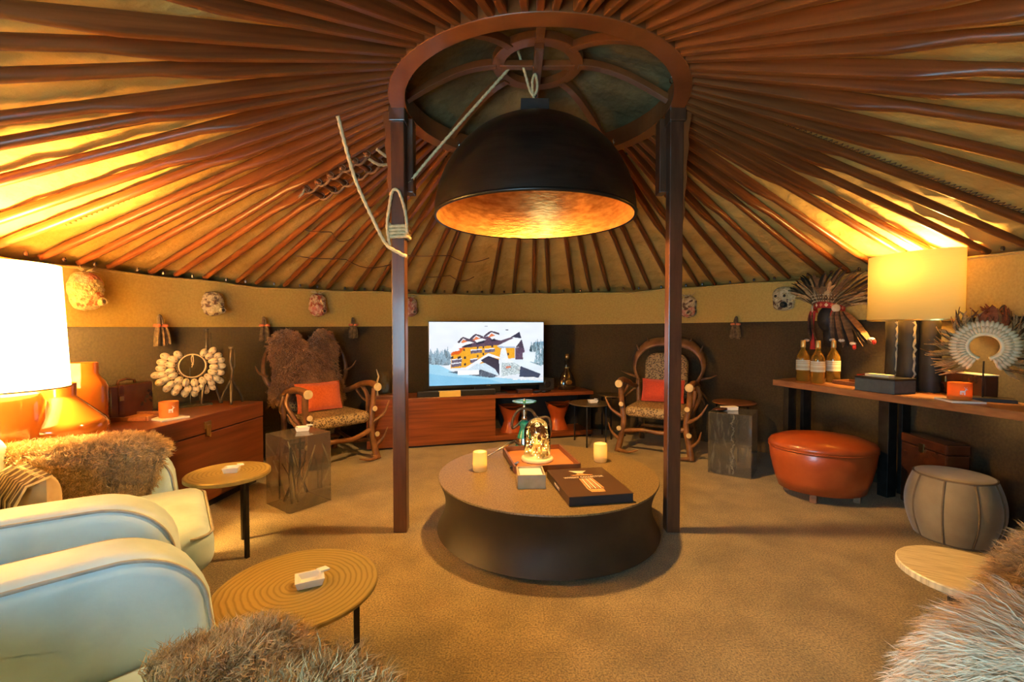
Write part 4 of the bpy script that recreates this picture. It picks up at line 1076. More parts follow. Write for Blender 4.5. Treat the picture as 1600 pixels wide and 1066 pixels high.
m_ink2 = mat('amber_ink', (0.62, 0.20, 0.05), 0.5, col2=(0.80, 0.42, 0.16), scale=30, stretch=(9, 1, 1))
ZT = 0.0502
def flat(pts, z=ZT, th=0.0006):
    return G().prism(pts, z, z + th)
obj('decanter_stopper_print', flat([(-0.052, 0.185), (0.052, 0.175), (0.030, 0.150), (0.012, 0.128), (-0.012, 0.132), (-0.030, 0.155)]), m_ink, t_book)
obj('decanter_neck_print', flat([(-0.016, 0.135), (0.016, 0.130), (0.026, 0.112), (0.070, 0.098), (0.062, 0.090), (-0.055, 0.096), (-0.068, 0.105), (-0.026, 0.114)]), m_ink2, t_book)
obj('decanter_foot_print', flat([(-0.045, -0.135), (0.045, -0.14), (0.04, -0.185), (-0.035, -0.18)]), m_ink2, t_book)
for k in range(7):
    x = -0.045 + k * 0.015
    obj('decanter_cut_print', flat([(x * 0.8, 0.036), (x * 0.8 + 0.009, 0.036), (x * 1.0 + 0.009, -0.13), (x * 1.0, -0.13)]), m_ink if k % 2 else m_ink2, t_book)
def text(body, size, loc, rot, parent, m, name='lettering', ext=0.0004, sp=1.15):
    cu = bpy.data.curves.new('tmp_text', 'FONT'); cu.body = body; cu.size = size; cu.align_x = 'CENTER'; cu.align_y = 'CENTER'; cu.extrude = ext; cu.offset = size * 0.02; cu.space_character = sp
    to = bpy.data.objects.new('tmp_text', cu); COL.objects.link(to)
    dg = bpy.context.evaluated_depsgraph_get()
    me = bpy.data.meshes.new_from_object(to.evaluated_get(dg)); me.name = name
    bpy.data.objects.remove(to); bpy.data.curves.remove(cu)
    me.materials.clear()
    o = obj(name, me, m, parent, loc=loc); o.rotation_euler = rot
    return o
tx = text('WHISKY COLLECTOR', 0.0235, (0, 0.060, ZT + 0.0012), (0, 0, 0), t_book, m_ink, ext=0.0003, sp=1.05); tx.scale = (1, 1.5, 1)
text('WHISKY', 0.024, (-0.1797, 0.0, 0.025), (PI / 2, 0, -PI / 2), t_book, m_ink)

# hookah
hk = thing('hookah', 'teal glass hookah with dark coiled hose at the back of the coffee table', 'hookah', (-0.068, 0.60, CT - 0.0))
hk.location = (-0.06, 0.655, CT)
obj('vase', G().lathe([(0.062, 0), (0.072, 0.006), (0.068, 0.03), (0.052, 0.10), (0.04, 0.14), (0.034, 0.17), (0.044, 0.185), (0.040, 0.205), (0.022, 0.22)], 36), m_teal, hk, smooth=True)
obj('water_band', G().lathe([(0.0655, 0.045), (0.0575, 0.085)], 36, cap0=False, cap1=False), m_steel, hk, smooth=True)
obj('stem', G().lathe([(0.016, 0.215), (0.022, 0.24), (0.012, 0.255), (0.024, 0.28), (0.014, 0.30), (0.018, 0.315), (0.010, 0.33), (0.010, 0.36)], 20), m_steel, hk, smooth=True)
obj('ash_plate', G().lathe([(0.015, 0.350), (0.070, 0.353), (0.092, 0.362), (0.094, 0.366), (0.07, 0.360), (0.015, 0.356)], 40), m_teal, hk, smooth=True)
obj('bowl_pin', G().lathe([(0.010, 0.356), (0.012, 0.37), (0.007, 0.385)], 12), m_steel, hk, smooth=True)
m_hose = mat('dark_hose', (0.050, 0.034, 0.022), 0.5, col2=(0.085, 0.06, 0.04), scale=30)
hp = [(-0.02, 0, 0.21), (-0.09, -0.01, 0.16), (-0.085, -0.02, 0.24), (-0.03, -0.03, 0.31), (0.05, -0.03, 0.30), (0.10, -0.02, 0.24), (0.17, -0.02, 0.245), (0.20, -0.02, 0.20), (0.19, -0.02, 0.10), (0.14, -0.02, 0.03), (0.02, -0.085, 0.018), (-0.05, -0.10, 0.06), (-0.075, -0.12, 0.085)]
cm3 = []
Pq = [Vector(p) for p in hp]
for i in range(len(Pq) - 1):
    p0 = Pq[max(i - 1, 0)]; p1 = Pq[i]; p2 = Pq[i + 1]; p3 = Pq[min(i + 2, len(Pq) - 1)]
    for k in range(8):
        u = k / 8
        cm3.append(0.5 * ((2 * p1) + (-p0 + p2) * u + (2 * p0 - 5 * p1 + 4 * p2 - p3) * u * u + (-p0 + 3 * p1 - 3 * p2 + p3) * u ** 3))
cm3.append(Pq[-1])
obj('hose', G().tube(cm3, 0.011, 8), m_hose, hk, smooth=True)
obj('mouthpiece', G().tube([(-0.075, -0.12, 0.085), (-0.17, -0.18, 0.05), (-0.27, -0.25, 0.012)], [0.009, 0.008, 0.005], 10), m_steel, hk, smooth=True)

# ================================================================== RIGHT CONSOLE TABLE
TBH = 0.83
P0 = Vector((2.13, 1.14)); dv = Vector((0.27, -0.963))
front0 = P0; front1 = P0 + dv * 1.78
poly_ = [(front0.x, front0.y), (front1.x, front1.y)]
for k in range(15):
    a = math.radians(-11 + (26.5 + 11) * k / 14)
    poly_.append((WX + 2.93 * math.cos(a), WY + 2.93 * math.sin(a)))
poly_ = [(x - P0.x, y - P0.y) for x, y in poly_]
ctb = thing('console_table', 'long walnut console table on black panel legs along the right felt wall', 'console table', (P0.x, P0.y, 0))
obj('top', G().prism(poly_, TBH - 0.05, TBH), m_walnut, ctb, bev=0.003)
ra = face_to(-0.27, 0.963)
for x, y, w_ in ((2.235, 1.06, 0.05), (2.70, 0.60, 0.075), (2.66, -0.52, 0.05)):
    obj('leg', G().box((x - P0.x, y - P0.y, (TBH - 0.05) / 2), (0.09, w_, TBH - 0.05), ra), m_iron, ctb, bev=0.003)
    obj('leg', G().box((x + 0.17 - P0.x, y + 0.05 - P0.y, (TBH - 0.05) / 2), (0.09, 0.03, TBH - 0.05), ra), m_iron, ctb, bev=0.003)

# wine bottles
m_wine = mat('golden_wine', (0.70, 0.32, 0.03), 0.03, col2=(0.82, 0.44, 0.06), scale=3, coat=0.8, trans=0.72)
def wine(loc, label):
    t = thing('wine_bottle', label, 'bottle', loc, -0.75, 'golden dessert wine bottles on the console table')
    R0 = 0.050
    obj('body', G().lathe([(R0 - 0.008, 0), (R0, 0.006), (R0, 0.195), (R0 - 0.004, 0.215), (R0 * 0.62, 0.245), (0.018, 0.27), (0.017, 0.345)], 32), m_wine, t, smooth=True)
    obj('label', G().lathe([(R0 + 0.0012, 0.095), (R0 + 0.0012, 0.18)], 32, cap0=False, cap1=False), m_paper, t, smooth=True)
    for k, z in enumerate((0.165, 0.15, 0.125, 0.115)):
        obj('label_line', G().lathe([(R0 + 0.0018, z), (R0 + 0.0018, z + 0.004)], 32, cap0=False, cap1=False), m_ftan, t, smooth=True)
    obj('capsule', G().lathe([(0.019, 0.285), (0.0195, 0.295), (0.0195, 0.343), (0.017, 0.348)], 20), m_gilt, t, smooth=True)
    return t
wine((2.316, 1.02, TBH), 'golden wine bottle with cream label, leftmost of the three on the console')
wine((2.335, 0.86, TBH), 'golden wine bottle with cream label, middle of the three on the console')
wine((2.51, 0.93, TBH), 'golden wine bottle with cream label, rightmost of the three on the console')
tray((2.555, 0.755, TBH), ra, 0.17, 0.22, 0.028, 'low wooden tray between the wine bottles and the slate box', m_walnut, m_traywood)
# slate box
t = thing('slate_box', 'slate blue leather box with a pale slab on its lid, before the lamp', 'box', (2.475, 0.365, TBH), ra)
obj('body', G().box((0, 0, 0.045), (0.20, 0.27, 0.09)), m_bluebox, t, bev=0.004)
obj('lid', G().box((0, 0, 0.097), (0.203, 0.273, 0.014)), m_black, t, bev=0.003)
obj('pale_slab', G().box((-0.02, 0.02, 0.113), (0.06, 0.16, 0.018)), m_paper, t, bev=0.002)

# right lamp
lr = thing('table_lamp', 'fluted black stone table lamp with oval yellow shade on the console', 'lamp', (2.755, 0.47, TBH), ra)
R_ = random.Random(21)
for k, (x, y, w_) in enumerate(((0.0, -0.115, 0.125), (-0.035, 0.0, 0.135), (0.0, 0.115, 0.125), (0.05, 0.05, 0.12), (0.05, -0.06, 0.12))):
    def lob(u, v, x=x, y=y, w_=w_, k=k):
        a = 2 * PI * u
        r = w_ / 2 * (1 + 0.06 * math.sin(v * 43 + k) * (1 if abs(math.sin(a)) > 0.85 else 0)) * (0.97 + 0.05 * math.sin(v * 5 + k))
        return (x + r * 0.85 * math.cos(a), y + r * math.sin(a), v * 0.52)
    obj('flute', G().grid(lob, 20, 26, closed_u=True), m_blackmat, lr, smooth=True)
for y in (-0.0575, 0.0575):
    obj('chipped_edge', G().tube([(-0.062 + 0.006 * math.sin(k * 1.9), y + 0.005 * math.sin(k * 2.7), 0.02 + k * 0.025) for k in range(20)], [0.008 + 0.004 * math.sin(k * 3.1) for k in range(20)], 6), m_paleband, lr)
obj('cap_plate', G().lathe([(0.10, 0.515), (0.10, 0.525)], 32, sx=0.8, sy=1.4), m_blackmat, lr)
m_sh2 = lampshade_mat('yellow_shade', (0.60, 0.47, 0.18), 0.042)
obj('shade', G().lathe([(0.30, 0.505), (0.30, 0.985)], 72, sx=0.56, sy=1.0, cap0=False, cap1=False), m_sh2, lr, smooth=True)
obj('shade_ring', G().lathe([(0.297, 0.502), (0.303, 0.502), (0.303, 0.510), (0.297, 0.510), (0.297, 0.502)], 72, sx=0.56, cap0=False, cap1=False), m_brass, lr)
obj('harp', G().tube([(0, 0, 0.52), (0, 0.0, 0.80)], 0.008, 8), m_brass, lr)
lamp_light('right_lamp_light', (0, 0, 0.875), E_RIGHT, 0.05, lr, (1.0, 0.60, 0.17))

# oxblood case behind the collar
t = thing('leather_case', 'long low oxblood leather case standing behind the feather collar', 'case', (2.862, 0.24, TBH), face_to(-1, 0.12))
obj('body', G().box((0, 0, 0.075), (0.52, 0.08, 0.15)), m_casedk, t, bev=0.008)
obj('lit_edge', G().box((0, 0.0, 0.152), (0.52, 0.082, 0.006)), m_paper, t)  # cream strip paints the lamplight along the top of the case
obj('clasp', G().box((0.05, 0.042, 0.10), (0.03, 0.006, 0.04)), m_brass, t)
t = thing('red_box', 'small dark red lacquered box beside the lamp base', 'box', (2.73, 0.80, TBH), ra)
obj('body', G().box((0, 0, 0.03), (0.10, 0.16, 0.06)), m_casedk, t, bev=0.003)
obj('lid', G().box((0, 0, 0.068), (0.104, 0.164, 0.016)), mat('red_lacquer', (0.20, 0.02, 0.012), 0.25, col2=(0.25, 0.03, 0.016), scale=6), t, bev=0.003)

# feather helper: one mesh, unit length along +Z, flat blade with bend
def feather_mesh(m, wid, bend, name='feather', fluff=0.0, seed=1):
    R = random.Random(seed)
    n = 10; v = []; f = []
    for i in range(n + 1):
        t_ = i / n
        ww = wid * (math.sin(PI * min(1, t_ * 0.92 + 0.06)) ** 0.6) * (1 + fluff * R.uniform(-.5, .5))
        if i == n: ww = wid * 0.08
        y = bend * t_ * t_
        v += [(-ww, y + 0.0, t_ + ww * 0.5 / 1), (0, y - 0.0012 - wid * 0.25, t_), (ww, y, t_ + ww * 0.5), (0, y + 0.0012, t_)]
    for i in range(n):
        for q in range(4):
            f.append((i * 4 + q, i * 4 + (q + 1) % 4, (i + 1) * 4 + (q + 1) % 4, (i + 1) * 4 + q))
    f += [(0, 1, 2, 3), (n * 4, n * 4 + 1, n * 4 + 2, n * 4 + 3)]
    me = mesh_of(G().add(v, f), name); me.materials.append(m)
    return me
def put(me, name, parent, loc, direction, length, roll=0.0, wscale=1.0):
    d = Vector(direction).normalized()
    q = d.to_track_quat('Z', 'Y')
    o = bpy.data.objects.new(name, me); COL.objects.link(o); o.parent = parent
    M = Matrix.Translation(loc) @ q.to_matrix().to_4x4() @ Matrix.Rotation(roll, 4, 'Z') @ Matrix.Diagonal((wscale, wscale, length, 1))
    o.matrix_local = M
    return o

# feather and shell collar on a stand
fc_ = thing('feather_collar', 'round collar of white shells and tan feathers on a black stand', 'collar', (2.74, -0.055, TBH), face_to(-0.62, -0.78) + PI)
obj('stand_base', G().box((0.02, 0.02, 0.011), (0.24, 0.12, 0.022)), m_black, fc_, bev=0.002)
obj('stand_rod', G().tube([(0, 0.02, 0.02), (0, 0.015, 0.245)], 0.005, 6), m_black, fc_)
CC = Vector((0, 0, 0.335)); a0, a1 = -2.85, 2.85
arc = [CC + Vector((0.078 * math.sin(a), 0, 0.078 * math.cos(a))) for a in [a0 + (a1 - a0) * k / 48 for k in range(49)]]
obj('inner_band', G().tube(arc, 0.013, 8, squash=1.0), m_alab, fc_, smooth=True)
ws = mesh_of(G().ball((0, 0, 0), (0.011, 0.012, 0.026), 8, 6), 'shell'); ws.materials.append(m_whiteshell); ws.polygons.foreach_set('use_smooth', [True] * len(ws.polygons))
for rr, n, sc_ in ((0.104, 34, 0.9), (0.134, 38, 1.1)):
    for k in range(n):
        a = a0 * 0.93 + (a1 - a0) * 0.93 * k / (n - 1)
        o = bpy.data.objects.new('shell', ws); COL.objects.link(o); o.parent = fc_
        o.location = CC + Vector((rr * math.sin(a), 0.006 if rr > .11 else -0.006, rr * math.cos(a))); o.rotation_euler = (0, a, 0); o.scale = (sc_, sc_, sc_)
R_ = random.Random(31)
fm = [feather_mesh(m_ftan, 0.016, 0.05, seed=1, fluff=.5), feather_mesh(m_fred, 0.016, 0.06, seed=2, fluff=.5), feather_mesh(m_fbrown, 0.016, 0.08, seed=3, fluff=.5)]
for k in range(130):
    a = a0 * 0.92 + (a1 - a0) * 0.92 * R_.random()
    L_ = R_.uniform(0.055, 0.115)
    if a < -1.3: L_ *= 1.25
    kind_ = 1 if (abs(a - 0.25) < 0.45 and R_.random() < .85) else (2 if R_.random() < 0.25 else 0)
    d = Vector((math.sin(a + R_.uniform(-.5, .5)), R_.uniform(-.3, .25), math.cos(a + R_.uniform(-.5, .5)) - 0.25 * abs(math.sin(a))))
    put(fm[kind_], 'feather', fc_, CC + Vector((0.140 * math.sin(a), 0.016, 0.140 * math.cos(a))), d, L_, R_.uniform(-.8, .8), R_.uniform(.8, 1.3))

# ================================================================== STOOLS AT RIGHT
pf = thing('leather_pouf', 'oval glossy cognac leather pouf with domed lid under the console', 'pouf', (2.20, 0.60, 0), -0.25)
obj('drum', G().lathe([(0.24, 0.055), (0.285, 0.065), (0.315, 0.15), (0.342, 0.27), (0.352, 0.36), (0.345, 0.372)], 64, sy=0.82), m_orleather, pf, smooth=True)
obj('lid', G().lathe([(0.345, 0.374), (0.358, 0.380), (0.36, 0.40), (0.345, 0.425), (0.27, 0.455), (0.15, 0.474), (0.04, 0.48)], 64, sy=0.82), m_orleather, pf, smooth=True)
obj('seam_piping', G().tube([(0.355 * math.cos(a), 0.355 * 0.82 * math.sin(a), 0.376) for a in [2 * PI * k / 64 for k in range(65)]], 0.006, 6), m_orleather, pf, smooth=True)
for k in range(4):
    a = PI / 4 + k * PI / 2 + 0.3
    obj('foot', G().box((0.23 * math.cos(a), 0.19 * math.sin(a), 0.03), (0.045, 0.045, 0.06), a), m_walnut, pf, bev=0.003)

dr = thing('drum_stool', 'taupe suede drum stool with curved vertical seams', 'stool', (2.53, -0.10, 0), 0.25)
def drum_fn(u, v):
    a = 2 * PI * u
    r = 0.255 + 0.052 * math.sin(PI * (0.08 + 0.84 * v)) - 0.012 * abs(math.cos(4.5 * a)) ** 12
    return (r * math.cos(a), r * math.sin(a), 0.012 + 0.372 * v)
NG = 9
for k in range(NG):
    def gore(u, v, k=k):
        a = 2 * PI * (k + u) / NG
        r = 0.172 + 0.052 * math.sin(PI * (0.03 + 0.90 * v)) + 0.007 * math.sin(PI * u) ** 0.6
        return (r * math.cos(a), r * math.sin(a), 0.012 + 0.372 * v)
    obj('suede_panel', G().grid(gore, 8, 14), m_drum, dr, smooth=True)
    a = 2 * PI * k / NG
    obj('seam_piping', G().tube([((0.173 + 0.052 * math.sin(PI * (0.03 + 0.90 * v))) * math.cos(a), (0.173 + 0.052 * math.sin(PI * (0.03 + 0.90 * v))) * math.sin(a), 0.012 + 0.372 * v) for v in [q / 14 for q in range(15)]], 0.006, 6), m_drumseam, dr, smooth=True)
obj('seat', G().lathe([(0.186, 0.380), (0.182, 0.391), (0.15, 0.398), (0.1, 0.402), (0.02, 0.402)], 48), m_drum, dr, smooth=True)
obj('seat_piping', G().tube([(0.186 * math.cos(a), 0.186 * math.sin(a), 0.386) for a in [2 * PI * k / 48 for k in range(49)]], 0.006, 6), m_drumseam, dr, smooth=True)
obj('base', G().lathe([(0.172, 0.0), (0.176, 0.014)], 48), m_drumseam, dr)

t = thing('travel_trunk', 'dark glossy leather travel trunk in shadow under the console', 'trunk', (2.79, 0.315, 0), face_to(-1, 0.1))
obj('body', G().box((0, 0, 0.22), (0.40, 0.15, 0.44)), m_casedk, t, bev=0.012)
obj('lid', G().box((0, 0, 0.475), (0.404, 0.154, 0.07)), m_casedk, t, bev=0.012)
obj('clasp', G().box((0, 0.08, 0.44), (0.04, 0.008, 0.06)), m_brass, t, bev=0.002)

# ================================================================== ANTLER CHAIRS
def map_xyz(g, ax):
    o = {'z': lambda p: (p[1], p[2], p[0]), 'y': lambda p: (p[1], p[0], p[2])}[ax]
    g.v = [o(p) for p in g.v]
    return g
def rrect(w_, d_, r, n=6):
    out = []
    for cx, cy, a0_ in ((w_ / 2 - r, d_ / 2 - r, 0), (-w_ / 2 + r, d_ / 2 - r, PI / 2), (-w_ / 2 + r, -d_ / 2 + r, PI), (w_ / 2 - r, -d_ / 2 + r, 1.5 * PI)):
        for k in range(n + 1):
            a = a0_ + PI / 2 * k / n
            out.append((cx + r * math.cos(a), cy + r * math.sin(a)))
    return out
def spline(pts, n=6):
    P = [Vector(p) for p in pts]; out = []
    for i in range(len(P) - 1):
        p0 = P[max(i - 1, 0)]; p1 = P[i]; p2 = P[i + 1]; p3 = P[min(i + 2, len(P) - 1)]
        for k in range(n):
            u = k / n
            out.append(0.5 * ((2 * p1) + (-p0 + p2) * u + (2 * p0 - 5 * p1 + 4 * p2 - p3) * u * u + (-p0 + 3 * p1 - 3 * p2 + p3) * u ** 3))
    out.append(P[-1]); return out
def horn(g, pts, r0, r1, squash=1.0):
    S = spline(pts)
    return g.tube(S, [r0 + (r1 - r0) * i / (len(S) - 1) for i in range(len(S))], 9, squash=squash)
def antler_chair(loc, fwd, label, palm, hw=0.31):
    t = thing('antler_chair', label, 'chair', loc, face_to(*fwd))
    seat = map_xyz(G().pillow(rrect(2 * hw - 0.02, 0.56, 0.09), 0.11, 0.05), 'z').xf(Matrix.Translation((0, 0.03, 0.425)))
    obj('seat', seat, m_weave, t, smooth=True, auto=60)
    bk = map_xyz(G().pillow(rrect(0.46 if palm else 0.56, 0.54, 0.12), 0.09, 0.04), 'y').xf(Matrix.Translation((0, -0.30, 0.735)) @ Matrix.Rotation(0.16, 4, 'X'))
    obj('backrest', bk, m_weave, t, smooth=True, auto=60)
    for sx in (-1, 1):
        # front leg with burr discs and tines
        g = G(); horn(g, [(sx * (hw + 0.05), 0.30, 0.0), (sx * (hw + 0.03), 0.27, 0.12), (sx * (hw - 0.005), 0.27, 0.32), (sx * (hw + 0.02), 0.26, 0.52), (sx * (hw + 0.03), 0.28, 0.70)], 0.034, 0.026)
        horn(g, [(sx * (hw + 0.03), 0.27, 0.12), (sx * (hw + 0.11), 0.30, 0.20), (sx * (hw + 0.14), 0.33, 0.30)], 0.022, 0.005)
        horn(g, [(sx * (hw - 0.0), 0.27, 0.36), (sx * (hw + 0.12), 0.30, 0.44), (sx * (hw + 0.19), 0.29, 0.56)], 0.022, 0.005)
        horn(g, [(sx * (hw + 0.05), 0.30, 0.03), (sx * (hw - 0.06), 0.34, 0.02), (sx * (hw - 0.17), 0.33, 0.05)], 0.022, 0.006)
        lg = obj('leg', g, m_antler, t, smooth=True)
        for c in ((sx * (hw + 0.03), 0.322, 0.25), (sx * (hw + 0.01), 0.318, 0.50)):
            obj('cut_end', G().lathe([(0.024, -0.008), (0.026, 0.0), (0.022, 0.006)], 14).xf(Matrix.Translation(c) @ Matrix.Rotation(-PI / 2, 4, 'X')), m_antcut, lg, smooth=True, auto=40)
        # rear leg
        g = G(); horn(g, [(sx * (hw - 0.02), -0.42, 0.0), (sx * (hw - 0.03), -0.33, 0.2), (sx * (hw - 0.02), -0.27, 0.42), (sx * (hw + 0.0), -0.31, 0.70)], 0.030, 0.024)
        obj('leg', g, m_antler, t, smooth=True)
        # arm
        g = G(); horn(g, [(sx * (hw + 0.03), 0.33, 0.71), (sx * (hw + 0.045), 0.20, 0.735), (sx * (hw + 0.05), 0.0, 0.71), (sx * (hw + 0.03), -0.20, 0.64), (sx * (hw - 0.0), -0.32, 0.62)], 0.034, 0.026)
        horn(g, [(sx * (hw + 0.05), 0.02, 0.70), (sx * (hw + 0.09), 0.05, 0.60), (sx * (hw + 0.05), 0.12, 0.48), (sx * (hw + 0.01), 0.16, 0.40)], 0.022, 0.016)
        horn(g, [(sx * (hw + 0.04), -0.10, 0.68), (sx * (hw + 0.10), -0.06, 0.56), (sx * (hw + 0.13), 0.03, 0.52)], 0.018, 0.006)
        ar = obj('armrest', g, m_antler, t, smooth=True)
        obj('cut_end', G().lathe([(0.036, -0.012), (0.041, 0.0), (0.037, 0.010)], 18).xf(Matrix.Translation((sx * (hw + 0.03), 0.335, 0.71)) @ Matrix.Rotation(-PI / 2, 4, 'X')), m_antcut, ar, smooth=True, auto=40)
        # arch of the back
        g = G()
        top = 1.13 if palm else 1.02
        if palm:
            S_ = spline([(sx * (hw - 0.01), -0.34, 0.66), (sx * (hw + 0.06), -0.38, 0.82), (sx * (hw + 0.03), -0.42, 0.98), (sx * 0.21, -0.44, 1.10), (sx * 0.0, -0.45, 1.13)]); g.tube(S_, [0.020 + 0.048 * max(0, min(1, (i / (len(S_) - 1) - 0.25) / 0.5)) for i in range(len(S_))], 12, squash=0.42)
            for q, (p, e) in enumerate((((hw + 0.00, -0.42, 0.98), (hw + 0.05, -0.42, 1.09)), ((0.20, -0.44, 1.09), (0.24, -0.44, 1.165)), ((hw + 0.04, -0.37, 0.72), (hw + 0.20, -0.33, 0.78)), ((hw, -0.34, 0.62), (hw + 0.13, -0.26, 0.50)))):
                horn(g, [(sx * p[0], p[1], p[2]), (sx * (p[0] * 0.4 + e[0] * 0.6), p[1], (p[2] + e[2]) / 2 + 0.0), (sx * e[0], e[1], e[2])], 0.018, 0.004)
        else:
            horn(g, [(sx * (hw - 0.01), -0.33, 0.64), (sx * (hw + 0.10), -0.38, 0.80), (sx * (hw + 0.09), -0.42, 1.0), (sx * (hw + 0.0), -0.46, 1.14)], 0.028, 0.010)
            horn(g, [(sx * (hw + 0.08), -0.38, 0.82), (sx * (hw + 0.16), -0.36, 0.86), (sx * (hw + 0.20), -0.34, 0.93)], 0.016, 0.004)
            horn(g, [(sx * (hw + 0.06), -0.41, 1.0), (sx * 0.2, -0.44, 1.05), (0, -0.45, 1.04)], 0.020, 0.02)
        obj('back_antler', g, m_antler, t, smooth=True)
    g = G(); horn(g, [(-hw, 0.27, 0.30), (-0.1, 0.29, 0.24), (0.12, 0.29, 0.25), (hw, 0.27, 0.22)], 0.024, 0.020); obj('stretcher', g, m_antler, t, smooth=True)
    g = G(); horn(g, [(-hw + 0.03, -0.28, 0.16), (0, -0.22, 0.2), (hw - 0.03, -0.28, 0.18)], 0.020, 0.018); obj('stretcher', g, m_antler, t, smooth=True)
    g = G()
    for sx in (-1, 1): horn(g, [(sx * hw, 0.26, 0.20), (sx * (hw - 0.03), 0.0, 0.15), (sx * (hw - 0.03), -0.32, 0.20)], 0.020, 0.018)
    obj('side_rails', g, m_antler, t, smooth=True)
    return t
CL = ((-1.93, 1.51), (0.76, -0.65)); CR_ = ((1.40, 1.93), (-0.50, -0.866))
antler_chair((CL[0][0], CL[0][1], 0), CL[1], 'antler armchair with brown fleece on its back and orange cushion', False)
antler_chair((CR_[0][0], CR_[0][1], 0), CR_[1], 'antler armchair with arched antler back and red cushion', True)
def cushion(loc, fwd, m, label, w_=0.40, h=0.27):
    t = thing('cushion', label, 'cushion', loc, face_to(*fwd))
    def fn_(sg):
        def fn(u, v):
            a, b = u * 2 - 1, v * 2 - 1
            th = 0.065 * (max(0, 1 - abs(a) ** 2.6) * max(0, 1 - abs(b) ** 2.6)) ** 0.5
            pin = 1 - 0.07 * (1 - abs(a) ** 2) * 0 
            return (a * w_ / 2 * (1 - 0.05 * (1 - b * b)), sg * th, h / 2 + b * h / 2 * (1 - 0.06 * (1 - a * a)))
        return fn
    g = G().grid(fn_(1), 16, 14); g.grid(fn_(-1), 16, 14)
    g.xf(Matrix.Rotation(0.22, 4, 'X'))
    obj('cover', g, m, t, smooth=True)
    edge = [(-1, -1), (-.5, -1), (0, -1), (.5, -1), (1, -1), (1, -.5), (1, 0), (1, .5), (1, 1), (.5, 1), (0, 1), (-.5, 1), (-1, 1), (-1, .5), (-1, 0), (-1, -.5), (-1, -1)]
    pts = [Matrix.Rotation(0.22, 3, 'X') @ Vector((a * w_ / 2 * (1 - 0.05 * (1 - b * b)), 0, h / 2 + b * h / 2 * (1 - 0.06 * (1 - a * a)))) for a, b in edge]
    obj('piping', G().tube(pts, 0.005, 6), m, t, smooth=True)
def off(c, f, d, z): return (c[0] + f[0] * d, c[1] + f[1] * d, z)
cushion((CL[0][0] - 0.06, CL[0][1] + 0.0, 0.49), CL[1], m_orangecush, 'bright orange cushion on the fleece-backed antler chair', 0.44, 0.27)
cushion(off(CR_[0], CR_[1], -0.10, 0.49), CR_[1], m_redcush, 'red cushion on the antler chair with arched back', 0.44, 0.24)

# ================================================================== FUR
def fur(name, surf, n, L, wid, m, parent, comb=(0, 0, -1), lift=0.75, cmb=0.5, lock=9, spread=0.010, tipspread=0.006, curl=0.25, seed=1, jitter=0.35, region=None):
    r = np.random.RandomState(seed)
    nl = n // lock
    uv = r.rand(nl, 2)
    if region is not None:
        keep = region(uv[:, 0], uv[:, 1]); uv = uv[keep]; nl = len(uv)
    e = 1e-3
    Pc = surf(uv[:, 0], uv[:, 1]); du = surf(uv[:, 0] + e, uv[:, 1]) - Pc; dvv = surf(uv[:, 0], uv[:, 1] + e) - Pc
    Nn = np.cross(du, dvv); Nn /= np.linalg.norm(Nn, axis=1, keepdims=True) + 1e-12
    tu = du / (np.linalg.norm(du, axis=1, keepdims=True) + 1e-12); tv_ = np.cross(Nn, tu)
    c = np.array(comb, float)[None, :]; ct_ = c - Nn * (Nn * c).sum(1, keepdims=True)
    D = Nn * lift + ct_ * cmb + jitter * r.randn(nl, 3)
    D /= np.linalg.norm(D, axis=1, keepdims=True)
    Ll = L * r.uniform(0.65, 1.2, nl)
    side = np.cross(D, r.randn(nl, 3)); side /= np.linalg.norm(side, axis=1, keepdims=True)
    rep = lambda a: np.repeat(a, lock, axis=0)
    k = nl * lock
    root = rep(Pc) + rep(tu) * (r.randn(k, 1) * spread) + rep(tv_) * (r.randn(k, 1) * spread) - rep(Nn) * 0.004
    tip = rep(Pc + D * Ll[:, None]) + r.randn(k, 3) * tipspread
    dr_ = rep(np.array([[0, 0, -1.0]]).repeat(nl, 0)) * (L * 0.10)
    tip = tip + dr_
    s = rep(side) * rep(Ll)[:, None] * curl if Ll.ndim > 1 else rep(side) * np.repeat(Ll, lock)[:, None] * curl
    p1 = root + (tip - root) * 0.36 + rep(Nn) * L * 0.12 + s * 0.5
    p2 = root + (tip - root) * 0.72 + rep(Nn) * L * 0.10 - s * 0.35
    wv = np.cross(tip - root, r.randn(k, 3)); wv /= np.linalg.norm(wv, axis=1, keepdims=True) + 1e-12
    w0 = wid * r.uniform(0.7, 1.3, (k, 1))
    V = np.stack([root - wv * w0, root + wv * w0, p1 - wv * w0 * 0.9, p1 + wv * w0 * 0.9, p2 - wv * w0 * 0.6, p2 + wv * w0 * 0.6, tip], 1).reshape(-1, 3)
    b_ = (np.arange(k) * 7)[:, None]
    quads = np.concatenate([b_ + np.array([[0, 1, 3, 2]]), b_ + np.array([[2, 3, 5, 4]])], 0)
    tris = b_ + np.array([[4, 5, 6]])
    me = bpy.data.meshes.new(name)
    me.vertices.add(len(V)); me.vertices.foreach_set('co', V.astype(np.float32).ravel())
    loops = np.concatenate([quads.ravel(), tris.ravel()]).astype(np.int32)
    starts = np.concatenate([np.arange(len(quads)) * 4, len(quads) * 4 + np.arange(len(tris)) * 3]).astype(np.int32)
    me.loops.add(len(loops)); me.loops.foreach_set('vertex_index', loops)
    me.polygons.add(len(starts)); me.polygons.foreach_set('loop_start', starts)
    me.update(calc_edges=True); me.validate()
    me.materials.append(m)
    me.polygons.foreach_set('use_smooth', [True] * len(me.polygons))
    return obj(name, me, m, parent, kind='stuff')
